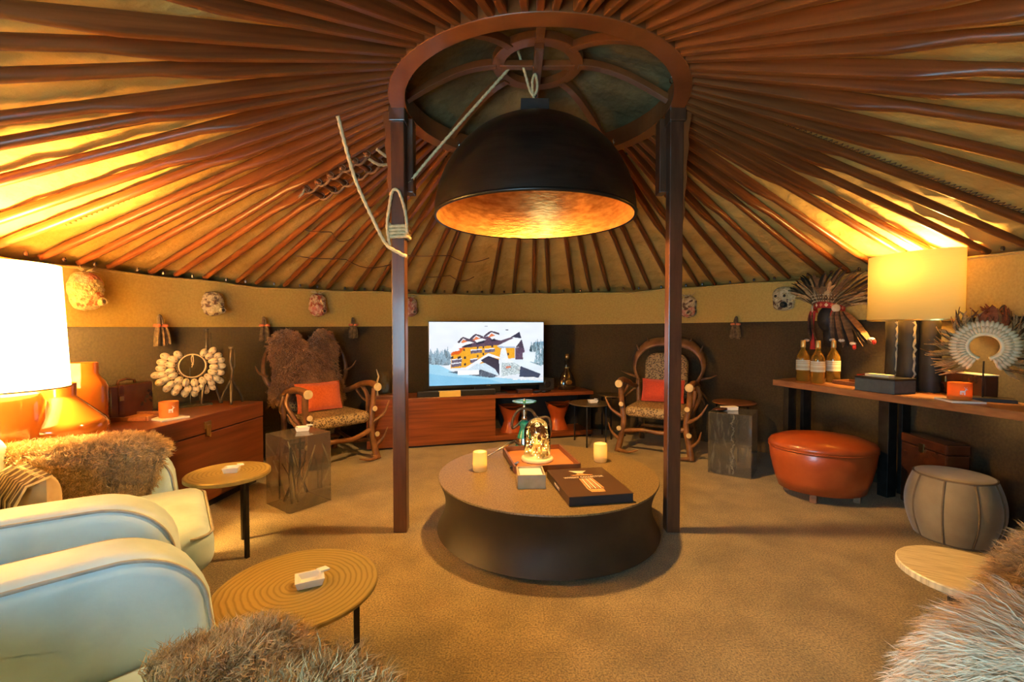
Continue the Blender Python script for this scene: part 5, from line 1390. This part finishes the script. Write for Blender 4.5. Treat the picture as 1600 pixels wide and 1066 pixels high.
def skin(label, loc, rz, surf, n, L, wid, m, **kw):
    t = thing('sheepskin', label, 'sheepskin', loc, rz, 'sheepskins')
    nu, nv = 30, 30
    uu, vv = np.meshgrid(np.linspace(0, 1, nu + 1), np.linspace(0, 1, nv + 1))
    Pp = surf(uu.ravel(), vv.ravel())
    f = [(j * (nu + 1) + i, j * (nu + 1) + i + 1, (j + 1) * (nu + 1) + i + 1, (j + 1) * (nu + 1) + i) for j in range(nv) for i in range(nu)]
    g = G(); g.v = [tuple(p) for p in Pp.tolist()]; g.f = f
    me = bpy.data.meshes.new('hide'); me.from_pydata(g.v, [], g.f)
    h = obj('hide', me, m_hide if m is not m_fur_brn else m_fur_brn, t, smooth=True)
    so = h.modifiers.new('thickness', 'SOLIDIFY'); so.thickness = 0.008; so.offset = -1
    fur('fleece', surf, n, L, wid, m, t, **kw)
    return t

# brown fleece on the back of the left antler chair
def chair_skin(u, v):
    a = u * 2 - 1
    zt = 1.285 + 0.035 * np.cos((np.abs(a) - 0.55) * 5.0) - 0.05 - 0.10 * np.exp(-(a / 0.16) ** 2) * 1.0 - 0.12 * np.maximum(0, np.abs(a) - 0.82) * 3
    zb = 0.56 - 0.05 * np.cos(a * 5)
    z = zb + (zt - zb) * v
    wv = 0.36 - 0.05 * v + 0.02 * np.sin(v * 9)
    x = a * wv
    y = -0.225 - 0.16 * (z - 0.6) * 0.9 - 0.05 * np.abs(a) ** 3 + 0.02 * np.cos(a * 3) - 0.06 * np.maximum(0, v - 0.88) * 6
    return np.stack([-x + 0.04, y, z], -1)
skin('long brown fleece covering the back of the antler chair with orange cushion', off(CL[0], CL[1], 0.0, 0.0), face_to(*CL[1]), chair_skin, 34000, 0.052, 0.0020, m_fur_brn, comb=(0, 0, -1), lift=0.6, cmb=0.7, seed=5, jitter=0.22)

# ================================================================== LEATHER ARMCHAIRS
ARM_H, ARM_T = 0.69, 0.21
def arm_outline(rear):
    o = [(rear, 0.06), (0.40, 0.06), (0.43, 0.12), (0.44, 0.30), (0.42, 0.47)]
    for k in range(1, 9):
        a = PI / 2 * k / 8
        o.append((0.18 + 0.24 * math.cos(a), 0.47 + (ARM_H - 0.47) * math.sin(a)))
    o += [(0.0, ARM_H + 0.004), (rear + 0.04, ARM_H), (rear, ARM_H - 0.04)]
    return o
def armchair(loc, fwd, aw, rear, label, ct=0.505):
    t = thing('armchair', label, 'armchair', loc, face_to(*fwd), 'white leather armchairs')
    for sx in (-1, 1):
        o_ = arm_outline(rear)
        a = obj('arm', G().pillow(o_, ARM_T, 0.055, 6).xf(Matrix.Translation((sx * aw / 2, 0, 0))), m_leather, t, smooth=True, auto=70)
        for q in (-1, 1):
            ins = []
            for i in range(1, len(o_) - 1):
                a_, b_ = o_[i - 1], o_[i + 1]
                dd = Vector((b_[0] - a_[0], b_[1] - a_[1])).normalized()
                ins.append((sx * aw / 2 + q * (ARM_T / 2 - 0.015), o_[i][0] - dd.y * 0.015, o_[i][1] + dd.x * 0.015))
            obj('piping', G().tube(spline(ins, 3), 0.0055, 6), m_pipe, a, smooth=True)
    iw = aw - ARM_T
    obj('seat_base', G().box((0, (rear + 0.40) / 2, 0.19), (iw + 0.02, 0.40 - rear, 0.26)), m_leather, t, bev=0.03)
    cu = map_xyz(G().pillow(rrect(iw - 0.01, 0.52 - rear - 0.14, 0.08), 0.19, 0.07, 6), 'z').xf(Matrix.Translation((0, (rear + 0.14 + 0.52) / 2 + 0.02, ct - 0.095)))
    c_ = obj('seat_cushion', cu, m_leather, t, smooth=True, auto=70)
    obj('cushion_piping', G().tube([(x, y + (rear + 0.14 + 0.52) / 2 + 0.02, ct - 0.03) for x, y in rrect(iw - 0.018, 0.52 - rear - 0.15, 0.08)] , 0.006, 6), m_pipe, c_, smooth=True)
    bk = map_xyz(G().pillow(rrect(iw + 0.30, 0.74, 0.12), 0.22, 0.09, 6), 'y').xf(Matrix.Translation((0, rear + 0.02, 0.45)) @ Matrix.Rotation(0.12, 4, 'X'))
    obj('backrest', bk, m_leather, t, smooth=True, auto=70)
    for sx in (-1, 1):
        for y in (rear + 0.06, 0.34): obj('foot', G().box((sx * (aw / 2), y, 0.03), (0.06, 0.06, 0.06)), m_walnut, t, bev=0.004)
    return t
AC = ((-2.01, -1.05), (0.80, 0.60), 0.92, -0.28)
BC = ((-1.04, -2.10), (0.682, 0.731), 0.91, -0.34)
DC = ((1.275, -2.12), (-0.56, 0.83), 0.70, -0.34)
armchair((*AC[0], 0), AC[1], AC[2], AC[3], 'white leather armchair next to the sideboard with tan fleece on its far arm', 0.46)
armchair((*BC[0], 0), BC[1], BC[2], BC[3], 'white leather armchair nearest the camera beside the low golden table', 0.42)
armchair((*DC[0], 0), DC[1], DC[2], DC[3], 'leather armchair under pale and golden fleeces beside the pale round table')

def arm_skin(cx, rear, front_drop, din, dout, infl=0.0, top=ARM_H, yc=0.20):
    """surface draped over an arm: u across (inner to outer), v from rear to front"""
    def surf(u, v):
        Ly = yc - rear - 0.02; Lc = 0.36; Ld = front_drop
        s = v * (Ly + Lc + Ld)
        a = np.clip((s - Ly) / Lc, 0, 1) * PI / 2
        y = np.where(s < Ly, rear + 0.02 + s, yc + (0.46 - yc) * np.sin(a))
        z = np.where(s < Ly, top + 0.012, top + 0.012 - 0.24 * (1 - np.cos(a)))
        ex = np.clip(s - Ly - Lc, 0, None)
        z = z - ex; y = y + 0.0 * ex
        ny, nz = np.where(s < Ly, 0, np.sin(a)), np.where(s < Ly, 1, np.cos(a))
        wob = 1 + 0.10 * np.sin(v * 9 + cx * 5) + 0.06 * np.sin(v * 21)
        t = -din * wob + (din + dout) * wob * u
        hw = ARM_T / 2 + 0.012; R0 = 0.055
        sg = np.sign(t); at = np.abs(t)
        fl = hw - R0
        ph = np.clip((at - fl) / R0, 0, PI / 2)
        lat = np.where(at < fl, at, fl + R0 * np.sin(ph))
        dn = R0 * (1 - np.cos(ph)) + np.clip(at - fl - R0 * PI / 2, 0, None)
        lat = lat + 0.05 * np.clip(at - fl - R0 * PI / 2, 0, None)
        return np.stack([cx + sg * lat, y - ny * dn * 0.45 , z - np.maximum(nz, 0.35) * dn + infl * np.sin(u * PI)], -1)
    return surf
skin('tan curly fleece over the far arm of the armchair by the sideboard', (*AC[0], 0), face_to(*AC[1]), arm_skin(-AC[2] / 2, AC[3], -0.20, 0.14, 0.42), 70000, 0.050, 0.0017, m_fur_tan, comb=(0, 0.2, -1), lift=0.7, cmb=0.5, curl=0.45, seed=7)
def seat_skin(wd, y0, y1, z0, drop, xo=0.0):
    def surf(u, v):
        Lf = y1 - y0; Lc = 0.14
        s = v * (Lf + Lc + drop)
        a = np.clip((s - Lf) / Lc, 0, 1) * PI / 2
        y = np.where(s < Lf, y0 + s, y1 + 0.09 * np.sin(a)); z = np.where(s < Lf, z0, z0 - 0.09 * (1 - np.cos(a))) - np.clip(s - Lf - Lc, 0, None)
        x = xo + (u - 0.5) * wd * (1 + 0.05 * np.sin(v * 8))
        z = z + 0.035 * np.sin(u * PI) * np.cos(a) + 0.012 * np.sin(u * 11 + v * 7)
        return np.stack([x, y, z], -1)
    return surf
skin('tan shaggy fleece on the seat of the armchair nearest the camera', (*BC[0], 0), face_to(*BC[1]), seat_skin(0.25, 0.24, 0.42, 0.485, 0.20, 0.02), 48000, 0.060, 0.0014, m_fur_tan, comb=(0.2, 0.7, -0.6), lift=0.8, cmb=0.45, curl=0.5, seed=8, tipspread=0.010, jitter=0.28)
skin('tan shaggy fleece over the near arm of the armchair closest to the camera', (*BC[0], 0), face_to(*BC[1]), arm_skin(BC[2] / 2 + 0.05, BC[3], 0.05, 0.32, 0.30, top=0.665, yc=0.40), 80000, 0.062, 0.0014, m_fur_tan, comb=(0.2, 0.7, -0.6), lift=0.8, cmb=0.45, curl=0.5, seed=9, tipspread=0.010, jitter=0.28)
skin('pale grey long-haired fleece at the lower right, over the arm facing the coffee table', (*DC[0], 0), face_to(*DC[1]), arm_skin(-DC[2] / 2, DC[3], 0.05, 0.34, 0.25, yc=0.34), 120000, 0.092, 0.0011, m_fur_lt, comb=(-0.5, 0.8, -0.3), lift=0.42, cmb=0.85, curl=0.16, tipspread=0.009, seed=10, lock=12, jitter=0.13)
skin('golden brown fleece over the far arm of the armchair by the pale round table', (*DC[0], 0), face_to(*DC[1]), arm_skin(DC[2] / 2, DC[3], 0.05, 0.30, 0.30, yc=0.28), 70000, 0.085, 0.0015, m_fur_gold, comb=(-0.4, 0.7, -0.5), lift=0.65, cmb=0.6, curl=0.3, seed=12)

# fringed cushion on the armchair by the sideboard
ang = face_to(*AC[1])
pw = Matrix.Translation((*AC[0], 0)) @ Matrix.Rotation(ang, 4, 'Z') @ Vector((-0.12, -0.06, 0.47))
t = thing('fringed_cushion', 'tan cushion with dark striped fringe on the armchair by the sideboard', 'cushion', pw, ang + 0.4)
def cush2(sg):
    def fn(u, v):
        a, b = u * 2 - 1, v * 2 - 1
        th = 0.075 * (max(0, 1 - abs(a) ** 2.4) * max(0, 1 - abs(b) ** 2.4)) ** 0.5
        return (a * 0.17, sg * th, 0.11 + b * 0.11)
    return fn
g = G().grid(cush2(1), 14, 14); g.grid(cush2(-1), 14, 14)
obj('cover', g, m_fur_gold, t, smooth=True)
for k in range(34):
    a = -0.165 + 0.33 * k / 33
    sg = 1 if k % 2 else -1
    obj('fringe_cord', G().tube([(a, sg * 0.02, 0.222), (a * 1.02, -0.055, 0.20), (a * 1.03 + 0.01 * math.sin(k), -0.088, 0.14), (a * 1.03, -0.092, 0.07 + 0.02 * math.sin(k * 1.7))], 0.005, 5), m_dktassel if k % 3 else m_raffia, t, smooth=True)

# ================================================================== WALL HANGINGS
def wall_frame(p, label, cat, name, group=None, out=0.0):
    """Empty on the felt wall whose local -Y points into the tent"""
    dx, dy = p[0] - WX, p[1] - WY
    r = math.hypot(dx, dy)
    x, y = WX + dx / r * (2.975 - out), WY + dy / r * (2.975 - out)
    return thing(name, label, cat, (x, y, p[2]), math.atan2(dy, dx) - PI / 2, group)
m_cro = [mat('crochet_cream', (0.50, 0.36, 0.15), 0.9, col2=(0.76, 0.62, 0.36), scale=30, kind='noise', bump=1.0, bscale=60, bdist=0.02),
         mat('crochet_rust', (0.46, 0.10, 0.035), 0.9, col2=(0.72, 0.50, 0.26), scale=30, kind='noise', ramp=(0.42, 0.56), bump=1.0, bscale=60, bdist=0.02),
         mat('crochet_brown', (0.17, 0.085, 0.045), 0.9, col2=(0.66, 0.53, 0.30), scale=24, kind='noise', ramp=(0.42, 0.56), bump=1.0, bscale=50, bdist=0.02),
         mat('crochet_pink', (0.58, 0.20, 0.13), 0.9, col2=(0.74, 0.46, 0.32), scale=24, kind='noise', ramp=(0.40, 0.60), bump=1.0, bscale=50, bdist=0.02)]
def mask(p, w_, h, ms_, label, seed, snout=False, raffia=True):
    R = random.Random(seed)
    t = wall_frame(p, label, 'mask', 'crochet_mask', 'crochet masks on the felt wall')
    def fn(u, v):
        a = u * 2 - 1; b = v * 2 - 1
        prof_ = (1 - abs(b) ** 3.2) ** 0.45
        x = a * w_ / 2 * max(0.05, prof_) * (1 + 0.06 * math.sin(b * 5 + seed))
        th = 0.085 * max(0, 1 - a * a) ** 0.5 * max(0.05, prof_) + 0.008 * math.sin(a * 17 + seed) * math.sin(b * 15)
        return (x, -th, b * h / 2)
    obj('face', G().grid(fn, 26, 26), ms_[0], t, smooth=True)
    for zz, hh, mm in ((-0.26, 0.34, ms_[1]), (0.34, 0.20, ms_[2])):
        def fp(u, v, zz=zz, hh=hh):
            a = (u * 2 - 1) * 0.92; b = (zz + (v - 0.5) * hh + 0.07 * math.sin(a * 4 + seed)) * 2
            b = max(-0.97, min(0.97, b))
            prof_ = (1 - abs(b) ** 3.2) ** 0.45
            return (a * w_ / 2 * prof_ * (1 + 0.06 * math.sin(b * 5 + seed)) * 1.02, -0.087 * max(0, 1 - a * a) ** 0.5 * prof_ - 0.005, b * h / 2)
        obj('knitted_patch', G().grid(fp, 20, 8), mm, t, smooth=True)
    for sx in ((-1, 1) if snout else ()):
        c = (sx * w_ * 0.20, -0.082, h * 0.10)
        obj('eye_ring', G().tube([(c[0] + 0.021 * math.cos(a), c[1] - 0.004, c[2] + 0.021 * math.sin(a)) for a in [2 * PI * k / 16 for k in range(17)]], 0.007, 6), ms_[2] if snout else ms_[0], t, smooth=True)
        obj('eye', G().ball((c[0], c[1], c[2]), (0.014, 0.008, 0.014), 10, 6), m_slit, t, smooth=True)
    mz = -h * 0.26
    mo = obj('mouth_tube', G().lathe([(0.030, 0), (0.028, 0.03), (0.020, 0.045), (0.014, 0.035), (0.012, 0.01)], 18, cap1=True).xf(Matrix.Translation((w_ * 0.16, -0.068, mz)) @ Matrix.Rotation(PI / 2, 4, 'X')), m_blackmat if snout else ms_[0], t, smooth=True)
    obj('mouth_hole', G().lathe([(0.014, 0.0), (0.014, 0.002)], 14).xf(Matrix.Translation((w_ * 0.16, -0.068 - 0.036, mz)) @ Matrix.Rotation(PI / 2, 4, 'X')), m_slit, mo)
    if raffia:
        for k in range(9):
            a = R.uniform(-1, 1)
            obj('raffia_strand', G().tube([(a * 0.02, -0.02, h * 0.48), (a * 0.05, -0.03, h * 0.52), (a * 0.10, -0.035 - 0.02 * R.random(), h * (0.50 + 0.14 * R.random()))], [0.005, 0.004, 0.002], 5), m_raffia, t, smooth=True)
c0, c1, c2, c3 = m_cro
mask((-3.018, 0.182, 1.524), 0.22, 0.26, (c0, c1, c3), 'cream and rust crochet mask with raffia topknot above the big white lamp', 1)
mask((-2.812, 1.17, 1.492), 0.18, 0.215, (c2, c0, c2), 'cream and brown speckled crochet mask above the twig candlesticks', 2, raffia=False)
mask((-2.261, 2.066, 1.526), 0.18, 0.25, (c1, c3, c1), 'red and cream patterned crochet mask above the fleece-backed antler chair', 3)
mask((-1.406, 2.732, 1.537), 0.17, 0.24, (c3, c3, c1), 'pinkish crochet mask half hidden by the left post', 4)
mask((1.878, 2.395, 1.521), 0.18, 0.25, (c2, c3, c0), 'brown and pink crochet mask beside the right post', 5)
mask((2.535, 1.643, 1.568), 0.21, 0.24, (c0, c2, c0), 'pale crochet animal mask with black snout and ringed eyes beside the headdress', 6, snout=True, raffia=False)

def tassel(p, s_, label):
    R = random.Random(int(p[0] * 100))
    t = wall_frame(p, label, 'tassel', 'wall_tassel', 'dark tassels on the felt wall')
    obj('hanging_loop', G().tube(spline([(-0.012, -0.03, 0.02 * s_), (-0.01, -0.03, 0.06 * s_), (0.0, -0.02, 0.095 * s_), (0.01, -0.03, 0.06 * s_), (0.012, -0.03, 0.02 * s_)], 5), 0.013 * s_, 8), m_dktassel, t, smooth=True)
    for sx in (-1, 1):
        obj('orange_wrap', G().lathe([(0.020 * s_, -0.008), (0.026 * s_, 0.004), (0.020 * s_, 0.016)], 14, c=(sx * 0.028 * s_, -0.034, 0.018 * s_)), m_orcloth, t, smooth=True)
    for k in range(30):
        a = R.uniform(-1, 1); b = R.uniform(-1, 1)
        L_ = 0.13 * s_ * R.uniform(0.85, 1.05)
        obj('fringe_thread', G().tube([(a * 0.035 * s_, -0.034 + b * 0.012, 0.012 * s_), (a * 0.052 * s_, -0.038 + b * 0.02, -0.05 * s_), (a * 0.058 * s_ + 0.004 * R.uniform(-1, 1), -0.036 + b * 0.022, -L_)], 0.0075 * s_, 6), m_dktassel, t)
tassel((-2.949, 0.72, 1.275), 1.05, 'dark tassel with orange wraps above the shell necklace')
tassel((-2.601, 1.60, 1.285), 1.0, 'dark tassel with orange wraps left of the fleece-backed chair')
tassel((-1.982, 2.341, 1.295), 1.0, 'dark tassel with orange wraps right of the fleece-backed chair')
tassel((2.257, 2.025, 1.30), 1.0, 'dark tassel with orange wraps above the clear log cube')
tassel((2.97, 0.02, 1.345), 0.75, 'dark tassel with rust feathers above the feather collar')

# feathered headdress on a dark head form, on the wall behind the wine bottles
hd = wall_frame((2.70, 1.19, 1.42), 'brown feather war bonnet with beaded band hung behind the wine bottles', 'headdress', 'feather_headdress', out=0.10)
obj('head_form', G().ball((-0.01, 0.0, -0.06), (0.085, 0.09, 0.12), 20, 14).lathe([(0.045, -0.30), (0.05, -0.14)], 16), m_blackmat, hd, smooth=True)
obj('wall_arm', G().tube([(0, 0.13, -0.22), (0, 0.05, -0.22), (0, 0.0, -0.20)], 0.014, 8), m_blackmat, hd)
def band(u, v):
    a = -1.75 + 3.5 * u
    r = 0.118 + 0.004 * v
    return (-0.005 + r * math.sin(a), -r * math.cos(a) * 0.95, 0.0 + v * 0.055 + 0.035 * math.cos(a))
obj('beaded_band', G().grid(band, 40, 3), m_redcloth, hd, smooth=True)
tri = [('bead_diamond', m_orcloth), ('bead_diamond', m_whiteshell)]
for k in range(9):
    a = -1.4 + 2.8 * k / 8; r = 0.1245
    c = Vector((-0.005 + r * math.sin(a), -r * math.cos(a) * 0.95, 0.027 + 0.035 * math.cos(a)))
    g = G().ball((0, 0, 0), (0.016, 0.004, 0.018), 4, 2, M=Matrix.Rotation(a, 3, 'Z')); g.xf(Matrix.Translation(c))
    obj(tri[k % 2][0], g, tri[k % 2][1], hd)
wb = mesh_of(G().ball((0, 0, 0), 0.0045, 6, 4), 'white_bead'); wb.materials.append(m_whiteshell)
for rr, zz in ((0.127, 0.062), (0.136, 0.088), (0.146, 0.114)):
    for k in range(24):
        a = -1.65 + 3.3 * k / 23
        o = bpy.data.objects.new('white_bead', wb); COL.objects.link(o); o.parent = hd
        o.location = (-0.005 + rr * math.sin(a), -rr * math.cos(a) * 0.95 - 0.004, zz + 0.035 * math.cos(a))
for sx, mm in ((-1, m_brass), (1, m_brass)):
    c = (sx * 0.10 - 0.005, -0.075, 0.03)
    obj('rosette', G().lathe([(0.034, 0), (0.034, 0.006), (0.022, 0.010), (0.010, 0.012)], 20).xf(Matrix.Translation(c) @ Matrix.Rotation(sx * 0.9, 4, 'Z') @ Matrix.Rotation(PI / 2, 4, 'X')), m_whiteshell if sx < 0 else m_whiteshell, hd, smooth=True)
R_ = random.Random(77)
fb = [feather_mesh(m_fbrown, 0.024, -0.05, seed=11, fluff=.35), feather_mesh(m_fdark, 0.022, -0.05, seed=12, fluff=.25), feather_mesh(m_ftan, 0.022, -0.06, seed=13, fluff=.6)]
for k in range(46):
    a = -1.35 + 3.15 * k / 45
    r = 0.12
    c = Vector((-0.005 + r * math.sin(a), -r * math.cos(a) * 0.9, 0.05 + 0.03 * math.cos(a)))
    lean = 0.55 + 0.75 * (a + 1.75) / 3.5
    d = Vector((math.sin(a) * 0.95 + 0.30 * max(0, a), 0.10 - 0.05 * math.cos(a), 0.75 + 0.15 * math.cos(a) - 0.35 * max(0, a - 0.7)))
    L_ = 0.24 + 0.05 * R_.random() + 0.07 * max(0, a)
    put(fb[0] if k % 4 else fb[2], 'crown_feather', hd, c, d, L_, R_.uniform(-.3, .3), 1.0)
    dn = d.normalized()
    if k % 2 == 0: put(fb[1], 'feather_tip', hd, c + dn * (L_ * 0.55) + Vector((0, -0.004, 0)), d + Vector((R_.uniform(-.1, .1), 0, 0)), L_ * 0.55, R_.uniform(-.3, .3), 0.9)
    if k % 3 == 0: put(fb[2], 'plume', hd, c + dn * 0.05 + Vector((0, -0.012, 0)), d + Vector((R_.uniform(-.4, .5), R_.uniform(-.3, 0), R_.uniform(-.3, .2))), R_.uniform(.10, .2), R_.uniform(-1, 1), 0.8)
for x, dx, L_, tipm in ((-0.135, -0.05, 0.26, 'w'), (0.085, 0.02, 0.25, 'w'), (0.115, 0.10, 0.26, 'w'), (0.16, 0.16, 0.30, 'r'), (0.19, 0.30, 0.33, 'r')):
    c = Vector((x * 0.85, -0.08, 0.0)); d = Vector((dx * 2.2, -0.05, -1 + 0.55 * max(0, dx) * 2))
    for q in range(3): put(fb[q % 2], 'side_drop_feather', hd, c + Vector((0.012 * (q - 1), -0.004 * q, 0)), d + Vector((0.06 * (q - 1), 0, 0)), L_, 0.2 * q, 1.2)
    e_ = c + d.normalized() * L_ * 0.97
    obj('fluffy_tip', G().ball(e_, (0.026, 0.018, 0.014), 10, 6), m_whitefur, hd, smooth=True)
    if tipm == 'r': obj('red_tip', G().ball(e_ + d.normalized() * 0.03, (0.016, 0.012, 0.024), 10, 6), m_redcloth, hd, smooth=True)
for x, w_, L_ in ((-0.10, 0.024, 0.34), (0.075, 0.012, 0.14)):
    obj('red_streamer', G().grid(lambda u, v, x=x, w_=w_, L_=L_: (x + (u - 0.5) * w_ * 2 * (1 - 0.1 * v), -0.085 - 0.012 * math.sin(u * 5 + v * 6), 0.01 - v * L_), 6, 12), m_redcloth, hd, smooth=True)
